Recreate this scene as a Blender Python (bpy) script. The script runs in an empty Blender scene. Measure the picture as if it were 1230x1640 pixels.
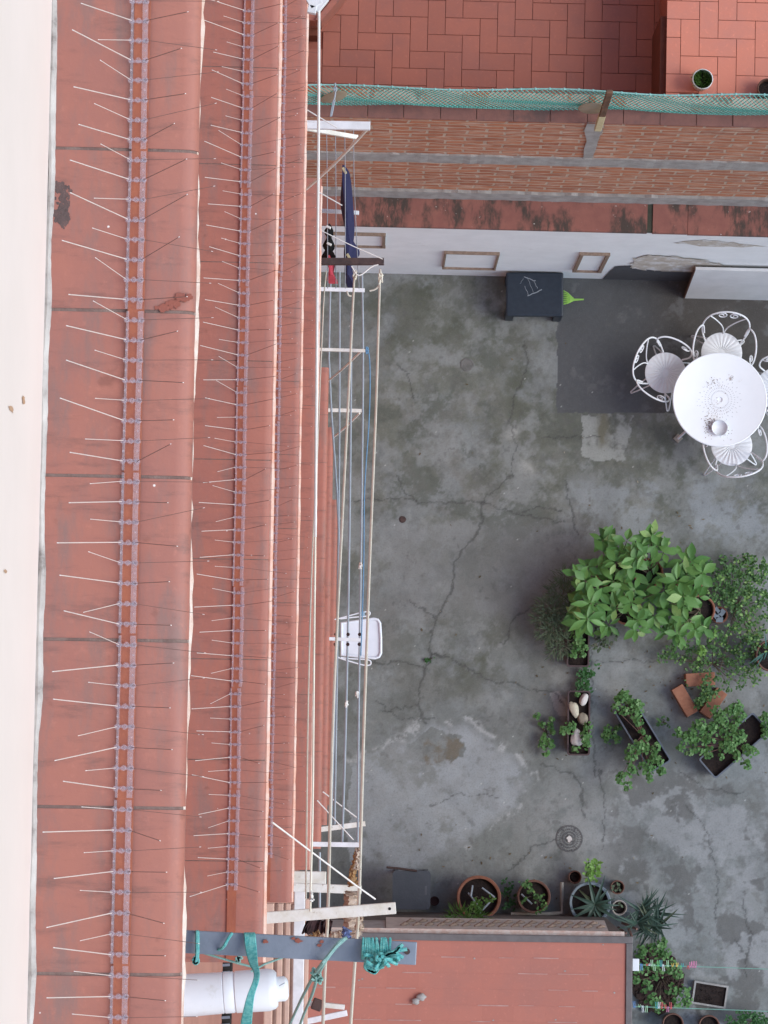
import bpy, bmesh, math, random
import numpy as np
from mathutils import Vector, Matrix, Euler

# ------------------------------------------------------------------ camera, sky, sun, exposure
sc = bpy.context.scene
COL = sc.collection
FPX, CU, CV = 4300.0, 615.0, 820.0          # focal length and centre, in photo pixels
NU, NV = 596.0, 1150.0                      # where straight down lies in the photo
ROLL = math.atan(0.0148)
KD = 4300/3200                              # depths below are noted for a 3200 px lens
CAMZ = 20.0*KD
down = Vector(((NU-CU)/FPX, -(NV-CV)/FPX, -1)).normalized()
zc = -down
xc = Vector((math.cos(ROLL), -math.sin(ROLL), 0)); xc = (xc - zc*xc.dot(zc)).normalized()
yc = zc.cross(xc)
RCW = Matrix((xc, yc, zc))                  # camera -> world
cam_d = bpy.data.cameras.new('camera'); cam = bpy.data.objects.new('camera', cam_d); COL.objects.link(cam)
cam.matrix_world = Matrix.Translation((0, 0, CAMZ)) @ RCW.to_4x4()
cam_d.sensor_fit = 'AUTO'; cam_d.sensor_width = 36.0; cam_d.lens = FPX/1640*36
cam_d.clip_start = 0.05; cam_d.clip_end = 500
sc.camera = cam

w = bpy.data.worlds.new('World'); sc.world = w; w.use_nodes = True
nt = w.node_tree; bg = nt.nodes['Background']
sky = nt.nodes.new('ShaderNodeTexSky'); sky.sky_type = 'NISHITA'; sky.sun_disc = False
SUN_EL, SUN_AZ = math.radians(44), math.radians(98)      # azimuth from +Y clockwise
sky.sun_elevation = SUN_EL; sky.sun_rotation = SUN_AZ
sky.air_density = 1.0; sky.dust_density = 1.0; sky.ozone_density = 1.0
nt.links.new(sky.outputs[0], bg.inputs[0]); bg.inputs[1].default_value = 0.15
sd = bpy.data.lights.new('sun', 'SUN'); sd.energy = 1.0; sd.angle = math.radians(34); sd.color = (.98, 1, .95)
so = bpy.data.objects.new('sun', sd); COL.objects.link(so)
sdir = Vector((math.sin(SUN_AZ)*math.cos(SUN_EL), math.cos(SUN_AZ)*math.cos(SUN_EL), math.sin(SUN_EL)))
so.rotation_euler = sdir.to_track_quat('Z', 'Y').to_euler(); so.location = (8, 0, 30)
sc.view_settings.view_transform = 'Standard'; sc.view_settings.look = 'None'
sc.view_settings.exposure = 0.85; sc.view_settings.gamma = 1

random.seed(7); RNG = np.random.RandomState(11)
R = math.radians
U = random.uniform

# ------------------------------------------------------------------ photo pixel <-> world
def ray(u, v): return RCW @ Vector(((u-CU)/FPX, -(v-CV)/FPX, -1))
def P(u, v, z):
    d = ray(u, v); t = (z-CAMZ)/d.z
    return Vector((0, 0, CAMZ)) + d*t
def PY(u, v, Y):                            # on the upright plane y = Y
    d = ray(u, v); return Vector((0, 0, CAMZ)) + d*(Y/d.y)
def PD(u, v, depth): return P(u, v, CAMZ-depth*KD)

# ------------------------------------------------------------------ mesh builder
class MB:
    def __init__(s): s.v = []; s.f = []; s.sm = []
    def add(s, vs, fs, smooth=False):
        o = len(s.v); s.v += [Vector(p) for p in vs]
        s.f += [[i+o for i in f] for f in fs]; s.sm += [smooth]*len(fs); return s
    def box(s, c, size, rz=0.0, bev=0.0, M=None):
        x, y, z = [a/2 for a in size]; b = min(bev, x*.9, y*.9, z*.9)
        M = M or (Matrix.Translation(c) @ Matrix.Rotation(rz, 4, 'Z'))
        if b <= 0:
            vs = [(sx*x, sy*y, sz*z) for sz in (-1, 1) for sx, sy in ((-1,-1),(1,-1),(1,1),(-1,1))]
            fs = [(3,2,1,0),(4,5,6,7),(0,1,5,4),(1,2,6,5),(2,3,7,6),(3,0,4,7)]
            return s.add([M @ Vector(p) for p in vs], fs)
        bm = bmesh.new(); bmesh.ops.create_cube(bm, size=1)
        for q in bm.verts: q.co = Vector((q.co.x*2*x, q.co.y*2*y, q.co.z*2*z))
        bmesh.ops.bevel(bm, geom=bm.edges[:], offset=b, segments=2, affect='EDGES', profile=.6)
        bm.verts.index_update()
        s.add([M @ q.co for q in bm.verts], [[q.index for q in f.verts] for f in bm.faces]); bm.free(); return s
    def bar(s, a, b, wd, ht, bev=0.0, up=Vector((0,0,1))):
        a, b = Vector(a), Vector(b); d = b-a; L = d.length; x = d.normalized()
        y = up.cross(x).normalized(); z = x.cross(y)
        M = Matrix((x, y, z)).transposed().to_4x4(); M.translation = (a+b)/2
        return s.box(None, (L, wd, ht), bev=bev, M=M)
    def tube(s, pts, r, n=6, closed=False, cap=True):
        pts = [Vector(p) for p in pts]; m = len(pts)
        rs = r if isinstance(r, (list, tuple)) else [r]*m
        vs = []; prev = None
        for i, p in enumerate(pts):
            if closed: t = pts[(i+1) % m]-pts[i-1]
            else: t = pts[min(i+1, m-1)]-pts[max(i-1, 0)]
            t = t.normalized() if t.length > 1e-9 else Vector((0,0,1))
            if prev is None:
                a = Vector((0,0,1)) if abs(t.z) < .9 else Vector((1,0,0))
                nx = t.cross(a).normalized()
            else:
                nx = prev - t*prev.dot(t)
                nx = nx.normalized() if nx.length > 1e-6 else t.orthogonal().normalized()
            prev = nx; ny = t.cross(nx)
            for k in range(n):
                a = 2*math.pi*k/n; vs.append(p+(nx*math.cos(a)+ny*math.sin(a))*rs[i])
        fs = []
        for i in range(m if closed else m-1):
            j = (i+1) % m
            for k in range(n):
                q = (k+1) % n; fs.append((i*n+k, i*n+q, j*n+q, j*n+k))
        if cap and not closed:
            fs.append(tuple(reversed(range(n)))); fs.append(tuple((m-1)*n+k for k in range(n)))
        return s.add(vs, fs, True)
    def lathe(s, c, prof, n=28, sx=1, sy=1, wob=0.0, smooth=True):
        c = Vector(c); vs = []; m = len(prof)
        for r, z in prof:
            for k in range(n):
                a = 2*math.pi*k/n; rr = r*(1+wob*math.sin(3*a+1)+wob*math.sin(7*a+r*30))
                vs.append(c+Vector((rr*math.cos(a)*sx, rr*math.sin(a)*sy, z)))
        fs = []
        for i in range(m-1):
            for k in range(n):
                q = (k+1) % n; fs.append((i*n+k, i*n+q, (i+1)*n+q, (i+1)*n+k))
        if prof[0][0] > 1e-4: fs.append(tuple(reversed(range(n))))
        if prof[-1][0] > 1e-4: fs.append(tuple((m-1)*n+k for k in range(n)))
        return s.add(vs, fs, smooth)
    def prism(s, outline, z0, z1):
        n = len(outline)
        area = sum(outline[i][0]*outline[(i+1) % n][1]-outline[(i+1) % n][0]*outline[i][1] for i in range(n))
        if area < 0: outline = outline[::-1]
        vs = [Vector((p[0], p[1], z0)) for p in outline]+[Vector((p[0], p[1], z1)) for p in outline]
        fs = [tuple(reversed(range(n))), tuple(range(n, 2*n))]+[(i, (i+1) % n, n+(i+1) % n, n+i) for i in range(n)]
        return s.add(vs, fs)
    def profile_y(s, prof, y0, y1, smooth=False):      # profile points (x, z), extruded along y
        n = len(prof)
        vs = [Vector((p[0], y0, p[1])) for p in prof]+[Vector((p[0], y1, p[1])) for p in prof]
        fs = [(i, (i+1) % n, n+(i+1) % n, n+i) for i in range(n)]
        return s.add(vs, fs, smooth).add(vs, [tuple(reversed(range(n))), tuple(range(n, 2*n))])
    def profile_x(s, prof, x0, x1):                    # profile points (y, z), extruded along x
        n = len(prof)
        vs = [Vector((x0, p[0], p[1])) for p in prof]+[Vector((x1, p[0], p[1])) for p in prof]
        return s.add(vs, [(i, n+i, n+(i+1) % n, (i+1) % n) for i in range(n)]+[tuple(range(n)), tuple(reversed(range(n, 2*n)))])
    def build(s, name, m, parent=None, fix=True):
        me = bpy.data.meshes.new(name)
        off = parent_world(parent) if parent else Vector((0,0,0))
        me.from_pydata([tuple(p-off) for p in s.v], [], s.f); me.update()
        me.polygons.foreach_set('use_smooth', s.sm)
        if fix:
            bm = bmesh.new(); bm.from_mesh(me); bmesh.ops.recalc_face_normals(bm, faces=bm.faces[:]); bm.to_mesh(me); bm.free()
        if any(s.sm): me.set_sharp_from_angle(angle=math.radians(38))
        me.materials.append(m)
        o = bpy.data.objects.new(name, me); COL.objects.link(o)
        if parent: o.parent = parent
        return o
def parent_world(p):
    v = Vector((0,0,0))
    while p: v += Vector(p.location); p = p.parent
    return v

def tag(o, label=None, cat=None, group=None, kind=None):
    if label: o['label'] = label
    if cat: o['category'] = cat
    if group: o['group'] = group
    if kind: o['kind'] = kind
    return o
def thing(name, label, cat, loc=(0,0,0), group=None):
    o = bpy.data.objects.new(name, None); COL.objects.link(o); o.location = loc; o.empty_display_size = .1
    return tag(o, label, cat, group)
def copy_tree(o, parent=None):
    c = o.copy(); COL.objects.link(c); c.parent = parent
    for ch in list(o.children): copy_tree(ch, c)
    return c
def part_label(o, t): o['label'] = t; return o

# ------------------------------------------------------------------ materials
def newmat(name):
    m = bpy.data.materials.new(name); m.use_nodes = True
    return m, m.node_tree, m.node_tree.nodes['Principled BSDF']
def N(t, kind, **k):
    n = t.nodes.new(kind)
    for a, b in k.items(): setattr(n, a, b)
    return n
def noise(t, vec, scale, detail=6, rough=.6):
    n = N(t, 'ShaderNodeTexNoise'); n.inputs['Scale'].default_value = scale
    n.inputs['Detail'].default_value = detail; n.inputs['Roughness'].default_value = rough
    if vec: t.links.new(vec, n.inputs['Vector'])
    return n.outputs['Fac']
def ramp(t, fac, p0, p1):
    n = N(t, 'ShaderNodeMapRange'); n.inputs[1].default_value = p0; n.inputs[2].default_value = p1
    n.interpolation_type = 'SMOOTHSTEP'
    t.links.new(fac, n.inputs[0]); return n.outputs[0]
def mixc(t, fac, a, b):
    n = N(t, 'ShaderNodeMix', data_type='RGBA')
    if hasattr(fac, 'links'): t.links.new(fac, n.inputs[0])
    else: n.inputs[0].default_value = fac
    for i, c in ((6, a), (7, b)):
        if hasattr(c, 'links'): t.links.new(c, n.inputs[i])
        else: n.inputs[i].default_value = (*c, 1)
    return n.outputs[2]
def mul(t, a, b):
    n = N(t, 'ShaderNodeMath', operation='MULTIPLY')
    for i, c in ((0, a), (1, b)):
        if hasattr(c, 'links'): t.links.new(c, n.inputs[i])
        else: n.inputs[i].default_value = c
    return n.outputs[0]
def pos(t, scale=None):
    g = N(t, 'ShaderNodeTexCoord').outputs['Object']
    if scale:
        m = N(t, 'ShaderNodeMapping'); m.inputs['Scale'].default_value = scale; t.links.new(g, m.inputs[0]); return m.outputs[0]
    return g
def bump(t, b, h, strength, dist=.01):
    n = N(t, 'ShaderNodeBump'); n.inputs['Strength'].default_value = strength; n.inputs['Distance'].default_value = dist
    t.links.new(h, n.inputs['Height']); t.links.new(n.outputs[0], b.inputs['Normal'])
def M(name, c1, c2=None, scale=8, rough=.6, bmp=.1, metal=0.0, dirt=None, dirt_at=(.55,.75), dirt_scale=3, stretch=None, spec=.4):
    m, t, b = newmat(name); c2 = c2 or tuple(x*.8 for x in c1)
    p = pos(t, stretch)
    col = mixc(t, ramp(t, noise(t, p, scale), .3, .7), c1, c2)
    if dirt: col = mixc(t, ramp(t, noise(t, p, dirt_scale, 8, .7), *dirt_at), col, dirt)
    t.links.new(col, b.inputs['Base Color'])
    b.inputs['Roughness'].default_value = rough; b.inputs['Metallic'].default_value = metal
    b.inputs['Specular IOR Level'].default_value = spec
    if bmp: bump(t, b, noise(t, p, scale*6, 5), bmp)
    return m
def leafmat(name, c1, c2, c3=None, rough=.5, trans=.25):
    m, t, b = newmat(name)
    g = N(t, 'ShaderNodeNewGeometry').outputs['Random Per Island']
    col = mixc(t, g, c1, c2)
    if c3: col = mixc(t, ramp(t, g, .86, .9), col, c3)
    col = mixc(t, mul(t, noise(t, pos(t), 60, 3), .45), col, tuple(x*.5 for x in c1))
    t.links.new(col, b.inputs['Base Color']); b.inputs['Roughness'].default_value = rough
    b.inputs['Specular IOR Level'].default_value = .35
    tr = N(t, 'ShaderNodeBsdfTranslucent'); t.links.new(col, tr.inputs[0])
    mx = N(t, 'ShaderNodeMixShader'); mx.inputs[0].default_value = trans
    out = t.nodes['Material Output']
    t.links.new(b.outputs[0], mx.inputs[1]); t.links.new(tr.outputs[0], mx.inputs[2]); t.links.new(mx.outputs[0], out.inputs[0])
    return m

def sillmat(name, c1, c2, grime, specks=True):
    m, t, b = newmat(name); p = pos(t)
    col = mixc(t, ramp(t, noise(t, p, 5, 8, .65), .32, .68), c1, c2)
    col = mixc(t, mul(t, ramp(t, noise(t, pos(t, (9, 2.2, 9)), 1.3, 8, .72), .46, .68), .85), col, grime)
    col = mixc(t, mul(t, ramp(t, noise(t, pos(t, (1.6, 8, 4)), 3.0, 7, .75), .50, .72), .55), col, tuple(x*.55 for x in grime))
    col = mixc(t, mul(t, ramp(t, noise(t, p, 45, 6, .7), .55, .75), .35), col, tuple(min(1, x*1.35) for x in c1))
    col = mixc(t, mul(t, ramp(t, noise(t, p, 12, 6, .6), .62, .72), .5), col, tuple(x*.5 for x in c1))
    if specks:
        vo = N(t, 'ShaderNodeTexVoronoi'); vo.inputs['Scale'].default_value = 22; t.links.new(p, vo.inputs['Vector'])
        sp = ramp(t, vo.outputs['Distance'], .07, .045)
        keep = ramp(t, noise(t, p, 14, 2), .6, .62)
        col = mixc(t, mul(t, sp, keep), col, (.75, .7, .66))
    t.links.new(col, b.inputs['Base Color']); b.inputs['Roughness'].default_value = .55
    b.inputs['Specular IOR Level'].default_value = .35
    bump(t, b, noise(t, p, 70, 6), .18, .004)
    return m

MT = {}
MT['sill_top'] = sillmat('red_sill_paint', (.37,.145,.105), (.33,.135,.105), (.235,.14,.122))
MT['sill'] = sillmat('red_sill_paint_lower', (.375,.14,.097), (.335,.13,.097), (.255,.138,.115))
MT['sill_low'] = sillmat('red_sill_paint_old', (.375,.132,.09), (.33,.122,.088), (.26,.125,.096), False)
MT['sill_nose'] = M('pale_sill_nose', (.66,.34,.24), (.72,.55,.46), 14, .5, .15)  # bead along the lower sill noses, paler than the sill paint
MT['worn_white'] = M('worn_white_caulk', (.72,.64,.56), (.6,.42,.33), 18, .6, .2)
MT['glue'] = M('orange_glue_band', (.36,.115,.06), (.29,.09,.055), 20, .4, .15)
MT['mortar'] = M('grey_mortar', (.26,.19,.165), (.18,.12,.105), 25, .9, .4)
MT['caulk'] = M('dirty_caulk', (.60,.57,.52), (.36,.33,.30), 9, .9, .3, dirt=(.20,.18,.16), dirt_at=(.54,.70), dirt_scale=9)
MT['cream'] = M('cream_render', (.73,.645,.598), (.70,.62,.572), 3, .85, .08, dirt=(.62,.53,.47), dirt_at=(.74,.84), dirt_scale=5)
MT['facade'] = M('facade_render', (.42,.2,.15), (.36,.17,.13), 4, .85, .2)
MT['white_paint'] = M('white_paint', (.78,.78,.78), (.66,.66,.65), 20, .45, .1, dirt=(.42,.36,.28), dirt_at=(.66,.75), dirt_scale=30)
MT['white_old'] = M('old_white_paint', (.76,.74,.68), (.62,.58,.48), 14, .55, .2, dirt=(.26,.17,.10), dirt_at=(.6,.72), dirt_scale=25)
MT['rust'] = M('rusty_brown_steel', (.085,.048,.04), (.05,.03,.027), 25, .7, .3)
MT['grey_steel'] = M('grey_steel', (.23,.26,.31), (.19,.22,.26), 12, .45, .1, metal=.2, dirt=(.20,.09,.05), dirt_at=(.70,.74), dirt_scale=14)
MT['cream_rod'] = M('cream_plastic_cord', (.74,.70,.58), (.66,.60,.48), 12, .4, 0)
MT['white_cord'] = M('white_cord', (.78,.76,.72), (.7,.66,.6), 20, .5, 0)
MT['slate_rod'] = M('slate_cord', (.36,.40,.43), (.30,.34,.37), 10, .45, 0)
MT['blue_rope'] = M('blue_rope', (.10,.22,.36), (.14,.28,.42), 60, .7, .2)
MT['thin_wire'] = M('thin_grey_wire', (.30,.31,.34), None, 10, .4, 0, metal=.5)
MT['turq'] = M('turquoise_rope', (.07,.42,.41), (.24,.62,.57), 120, .8, .6)
MT['turq_dull'] = M('faded_turquoise_rope', (.22,.42,.38), (.30,.50,.45), 90, .8, .3)
MT['pvc'] = M('white_pvc', (.80,.81,.83), (.75,.76,.78), 6, .35, .03, dirt=(.58,.56,.52), dirt_at=(.62,.8), dirt_scale=9)
MT['metal'] = M('stainless', (.72,.66,.60), (.66,.60,.55), 10, .32, 0, metal=.85)
MT['brown_frame'] = M('brown_frame', (.24,.14,.10), (.17,.09,.07), 20, .6, .1)
MT['beige_frame'] = M('beige_frame', (.62,.42,.32), (.54,.36,.28), 20, .6, .1)
MT['dark'] = M('dark_interior', (.02,.017,.016), None, 10, .7, 0)
MT['black_plastic'] = M('black_plastic', (.014,.022,.034), (.02,.029,.042), 18, .42, .15)
MT['chalk'] = M('chalk', (.30,.33,.36), None, 50, .9, 0)
MT['lime'] = M('lime_plastic', (.30,.55,.10), (.24,.48,.08), 20, .4, 0)
MT['white_wall'] = M('white_limewash', (.85,.87,.865), (.78,.80,.795), 3, .9, .25, dirt=(.56,.55,.52), dirt_at=(.60,.78), dirt_scale=2.6)
MT['peel'] = M('peeling_plaster', (.56,.52,.46), (.42,.36,.29), 9, .95, .3, dirt=(.66,.65,.63), dirt_at=(.48,.6), dirt_scale=8)
MT['dark_paint'] = M('dark_grey_paint', (.075,.078,.085), (.062,.064,.07), 10, .8, .2)
MT['frame_wood'] = M('brown_wood_frame', (.30,.215,.16), (.20,.14,.10), 30, .7, .2)
MT['cement'] = M('cement_band', (.38,.37,.35), (.28,.27,.25), 10, .9, .3)
MT['board'] = M('white_board', (.64,.645,.645), (.57,.575,.575), 5, .7, .1, dirt=(.38,.36,.34), dirt_at=(.65,.8))
MT['rust_edge'] = M('brown_edge', (.10,.05,.035), None, 20, .8, .2)
MT['net'] = M('green_net', (.085,.34,.285), (.15,.44,.37), 30, .7, 0)
MT['net_rope'] = M('net_edge_rope', (.28,.52,.48), (.16,.38,.34), 40, .8, .1)
MT['post'] = M('weathered_post', (.16,.085,.05), (.09,.05,.03), 20, .8, .3, dirt=(.5,.42,.25), dirt_at=(.6,.7), dirt_scale=10)
MT['pale_wood'] = M('pale_wood', (.55,.48,.28), (.45,.38,.22), 20, .7, .2)
MT['tan'] = M('tan_plate', (.35,.30,.21), (.30,.25,.17), 14, .7, .1)
MT['terracotta'] = M('terracotta', (.30,.125,.075), (.22,.09,.055), 16, .8, .2, dirt=(.16,.10,.07), dirt_at=(.6,.75), dirt_scale=12)
MT['terra_dark'] = M('terracotta_old', (.17,.085,.06), (.12,.06,.045), 16, .85, .2)
MT['brown_planter'] = M('brown_plastic_planter', (.075,.045,.042), (.06,.036,.035), 12, .5, .1)
MT['grey_planter'] = M('grey_plastic_planter', (.13,.15,.18), (.10,.115,.14), 12, .5, .1)
MT['soil'] = M('soil', (.016,.011,.010), (.034,.022,.018), 50, .95, .8)
MT['bluepot'] = M('blue_grey_glaze', (.16,.20,.23), (.12,.15,.17), 14, .5, .1)
MT['stone'] = M('white_stone', (.62,.59,.56), (.52,.46,.42), 9, .8, .2)
MT['stone_tan'] = M('tan_stone', (.46,.42,.32), (.55,.50,.38), 14, .8, .3)
MT['stone_dark'] = M('brown_stone', (.20,.17,.13), (.28,.24,.18), 14, .8, .3)
MT['brick_loose'] = M('loose_brick', (.33,.15,.09), (.26,.11,.065), 14, .85, .25)
MT['white_metal'] = M('white_enamel', (.78,.785,.80), (.72,.725,.74), 14, .4, .05, dirt=(.44,.38,.33), dirt_at=(.68,.78), dirt_scale=14)
MT['tabletop'] = M('white_table_enamel', (.86,.885,.91), (.83,.855,.88), 4, .42, .04, dirt=(.70,.66,.62), dirt_at=(.66,.8), dirt_scale=9)
MT['crumbs'] = M('brown_crumbs', (.26,.17,.11), (.16,.10,.07), 40, .9, .2)
MT['slot'] = M('slot_shade', (.36,.37,.39), None, 10, .8, 0)
MT['hole'] = M('black_hole', (.01,.01,.01), None, 10, .8, 0)
MT['navy'] = M('navy_cloth', (.026,.028,.07), (.036,.036,.085), 8, .95, .35, spec=.1)
MT['black_cloth'] = M('black_cloth', (.008,.008,.008), (.013,.012,.012), 30, .95, .3, spec=.1)
MT['red_cloth'] = M('red_cloth', (.62,.07,.10), (.52,.06,.08), 30, .9, .2)
MT['beige_cloth'] = M('beige_rag', (.52,.42,.34), (.36,.25,.17), 26, .95, .5)
MT['tan_rag'] = M('ochre_rag', (.30,.15,.05), (.40,.26,.14), 30, .95, .5)
MT['blue_cloth'] = M('blue_rag', (.16,.22,.42), (.12,.16,.34), 30, .95, .4)
MT['maroon'] = M('maroon_cloth', (.05,.02,.02), (.03,.015,.015), 30, .95, .4)
MT['tray'] = M('white_plastic_tray', (.74,.76,.79), (.68,.70,.73), 8, .4, .05)
MT['slate_plastic'] = M('slate_plastic', (.085,.095,.11), (.07,.08,.092), 8, .55, .2)
MT['beige_render'] = M('beige_render', (.50,.44,.38), (.40,.35,.30), 10, .9, .2)
MT['grey_trim'] = M('grey_metal_trim', (.16,.15,.145), (.13,.12,.115), 14, .5, .1, metal=.2)
MT['wall_dark'] = M('shaded_shed_wall', (.16,.13,.11), (.11,.09,.075), 8, .9, .3)  # wall coloured dark to stand for the shadow strip below the eave
MT['grey_pipe'] = M('cream_pipe', (.36,.33,.28), (.28,.25,.21), 12, .6, .1)
MT['grate'] = M('dark_grate', (.10,.10,.10), (.15,.145,.14), 30, .7, .3)
MT['green_line'] = M('green_line', (.20,.42,.33), None, 20, .6, 0)
MT['leaf_big'] = leafmat('big_leaf', (.085,.215,.05), (.19,.385,.10), (.33,.50,.16), .42, .25)
MT['leaf_ger'] = leafmat('geranium_leaf', (.075,.19,.05), (.155,.31,.095), (.24,.40,.16), .6)
MT['leaf_vine'] = leafmat('vine_leaf', (.05,.125,.036), (.13,.27,.07), (.28,.46,.13), .5)
MT['leaf_dark'] = leafmat('dark_needle_leaf', (.085,.115,.065), (.13,.18,.10), (.15,.14,.10), .7)
MT['leaf_aloe'] = leafmat('aloe_leaf', (.035,.07,.05), (.055,.10,.07), (.08,.10,.05), .5, .1)
MT['leaf_grass'] = leafmat('grass_leaf', (.08,.18,.03), (.13,.26,.05), (.18,.28,.07), .6)
MT['leaf_lime'] = leafmat('lime_leaf', (.16,.32,.06), (.24,.42,.10), None, .5)
MT['leaf_hedge'] = leafmat('hedge_leaf', (.035,.12,.03), (.06,.19,.05), None, .5)
MT['stem'] = M('stem', (.10,.075,.05), (.14,.11,.07), 30, .8, 0)
MT['red_stem'] = M('red_stem', (.16,.08,.07), (.20,.12,.09), 30, .8, 0)
PEG = {'green':(.15,.5,.2),'lightgreen':(.4,.65,.4),'teal':(.06,.36,.36),'white':(.65,.7,.7),'yellow':(.7,.5,.12),'red':(.62,.12,.12),'pink':(.62,.22,.38),'blue':(.12,.25,.5)}
for k, c in PEG.items(): MT['peg_'+k] = M('peg_'+k, c, tuple(x*.85 for x in c), 30, .4, 0)

# clear plastic of the spike strips
m, t, b = newmat('clear_plastic'); MT['clear'] = m
b.inputs['Base Color'].default_value = (.90,.87,.92,1); b.inputs['Roughness'].default_value = .08
b.inputs['Specular IOR Level'].default_value = .9
tr = N(t, 'ShaderNodeBsdfTransparent'); tr.inputs[0].default_value = (.965,.945,.965,1)
mx = N(t, 'ShaderNodeMixShader'); mx.inputs[0].default_value = .11
t.links.new(tr.outputs[0], mx.inputs[1]); t.links.new(b.outputs[0], mx.inputs[2]); t.links.new(mx.outputs[0], t.nodes['Material Output'].inputs[0])

# brick wall
m, t, b = newmat('old_brick'); MT['brick'] = m
tc = N(t, 'ShaderNodeTexCoord').outputs['Object']
sep = N(t, 'ShaderNodeSeparateXYZ'); t.links.new(tc, sep.inputs[0])
cmb = N(t, 'ShaderNodeCombineXYZ'); t.links.new(sep.outputs[0], cmb.inputs[0]); t.links.new(sep.outputs[2], cmb.inputs[1])
nz = N(t, 'ShaderNodeTexNoise'); nz.inputs['Scale'].default_value = 2.4; nz.inputs['Detail'].default_value = 6; t.links.new(tc, nz.inputs['Vector'])
off = N(t, 'ShaderNodeVectorMath', operation='SCALE'); off.inputs['Scale'].default_value = .14; t.links.new(nz.outputs['Color'], off.inputs[0])
ad = N(t, 'ShaderNodeVectorMath', operation='ADD'); t.links.new(cmb.outputs[0], ad.inputs[0]); t.links.new(off.outputs[0], ad.inputs[1])
br = N(t, 'ShaderNodeTexBrick'); br.offset = .5; t.links.new(ad.outputs[0], br.inputs['Vector'])
br.inputs['Color1'].default_value = (.46,.175,.085,1); br.inputs['Color2'].default_value = (.33,.11,.055,1); br.inputs['Mortar'].default_value = (.46,.34,.25,1)
br.inputs['Scale'].default_value = 1; br.inputs['Mortar Size'].default_value = .013; br.inputs['Mortar Smooth'].default_value = .3; br.inputs['Brick Width'].default_value = .31; br.inputs['Row Height'].default_value = .115
br.inputs['Bias'].default_value = -.2
c = mixc(t, mul(t, ramp(t, noise(t, pos(t, (1,1,3)), 5, 8, .75), .56, .66), .8), br.outputs['Color'], (.44,.37,.31))
c = mixc(t, mul(t, ramp(t, noise(t, pos(t, (1,1,2)), 2.2, 8, .7), .5, .7), .45), c, (.22,.09,.06))
c = mixc(t, mul(t, ramp(t, noise(t, pos(t, (.9,1,11)), 3.2, 6, .65), .53, .60), .8), c, (.62,.48,.37))
c = mixc(t, mul(t, ramp(t, noise(t, pos(t, (1.1,1,10)), 3.0, 6, .65), .58, .64), .7), c, (.16,.075,.045))
t.links.new(c, b.inputs['Base Color']); b.inputs['Roughness'].default_value = .9
inv = N(t, 'ShaderNodeMath', operation='SUBTRACT'); inv.inputs[0].default_value = 1; t.links.new(br.outputs['Fac'], inv.inputs[1])
bump(t, b, inv.outputs[0], .6, .012)

# coping with black mould streaks running across it
m, t, b = newmat('stained_coping'); MT['coping'] = m
c = mixc(t, ramp(t, noise(t, pos(t), 6, 8), .3, .7), (.30,.12,.09), (.24,.095,.075))
mask = mul(t, ramp(t, noise(t, pos(t, (10, 3.2, 1)), 1.0, 7, .72), .38, .56), ramp(t, noise(t, pos(t, (1.7, .9, .3)), 1.6, 5, .65), .44, .56))
c = mixc(t, mul(t, mask, .9), c, (.045,.042,.034))
c = mixc(t, mul(t, ramp(t, noise(t, pos(t), 26, 4, .6), .70, .72), .8), c, (.55,.5,.45))
t.links.new(c, b.inputs['Base Color']); b.inputs['Roughness'].default_value = .85; bump(t, b, noise(t, pos(t), 50), .25, .006)

def tilemat(name, a, bb, dirt):
    m, t, b = newmat(name)
    g = N(t, 'ShaderNodeNewGeometry').outputs['Random Per Island']
    c = mixc(t, g, a, bb); c = mixc(t, mul(t, ramp(t, noise(t, pos(t), 3, 8, .65), .4, .7), .5), c, dirt)
    c = mixc(t, mul(t, ramp(t, noise(t, pos(t), 30, 6), .55, .75), .3), c, tuple(min(1, x*1.5) for x in a))
    t.links.new(c, b.inputs['Base Color']); b.inputs['Roughness'].default_value = .6; bump(t, b, noise(t, pos(t), 40), .2, .005)
    return m
MT['tile_low'] = tilemat('terrace_tile', (.37,.125,.080), (.32,.108,.070), (.25,.10,.078))
MT['tile_high'] = tilemat('upper_terrace_tile', (.62,.215,.135), (.56,.195,.125), (.48,.20,.15))
MT['tile_roof'] = tilemat('shed_roof_tile', (.43,.16,.112), (.405,.15,.106), (.34,.145,.112))
MT['groove'] = M('tile_joint', (.32,.108,.073), (.28,.095,.066), 12, .9, 0)
MT['roof_pale'] = M('roof_pale_joint', (.48,.31,.27), (.38,.2,.17), 9, .9, 0)

# ------------------------------------------------------------------ ground with stains and cracks
def vnoise(x, y, sc_, seed):
    rs = np.random.RandomState(seed); T = rs.rand(256, 256)
    fx, fy = x*sc_, y*sc_; ix = np.floor(fx).astype(int); iy = np.floor(fy).astype(int)
    tx = fx-ix; ty = fy-iy; tx = tx*tx*(3-2*tx); ty = ty*ty*(3-2*ty)
    a = T[ix % 256, iy % 256]; b_ = T[(ix+1) % 256, iy % 256]; c_ = T[ix % 256, (iy+1) % 256]; d_ = T[(ix+1) % 256, (iy+1) % 256]
    return (a*(1-tx)+b_*tx)*(1-ty)+(c_*(1-tx)+d_*tx)*ty
def fbm(x, y, sc_, seed, octv=6, g=.55):
    s = 0; a = 1; n = 0
    for i in range(octv):
        s = s+a*vnoise(x+13.7*i, y-7.1*i, sc_*2**i, seed+i); n += a; a *= g
    return s/n
def sstep(x, a, b_):
    t_ = np.clip((x-a)/(b_-a), 0, 1); return t_*t_*(3-2*t_)
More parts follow.
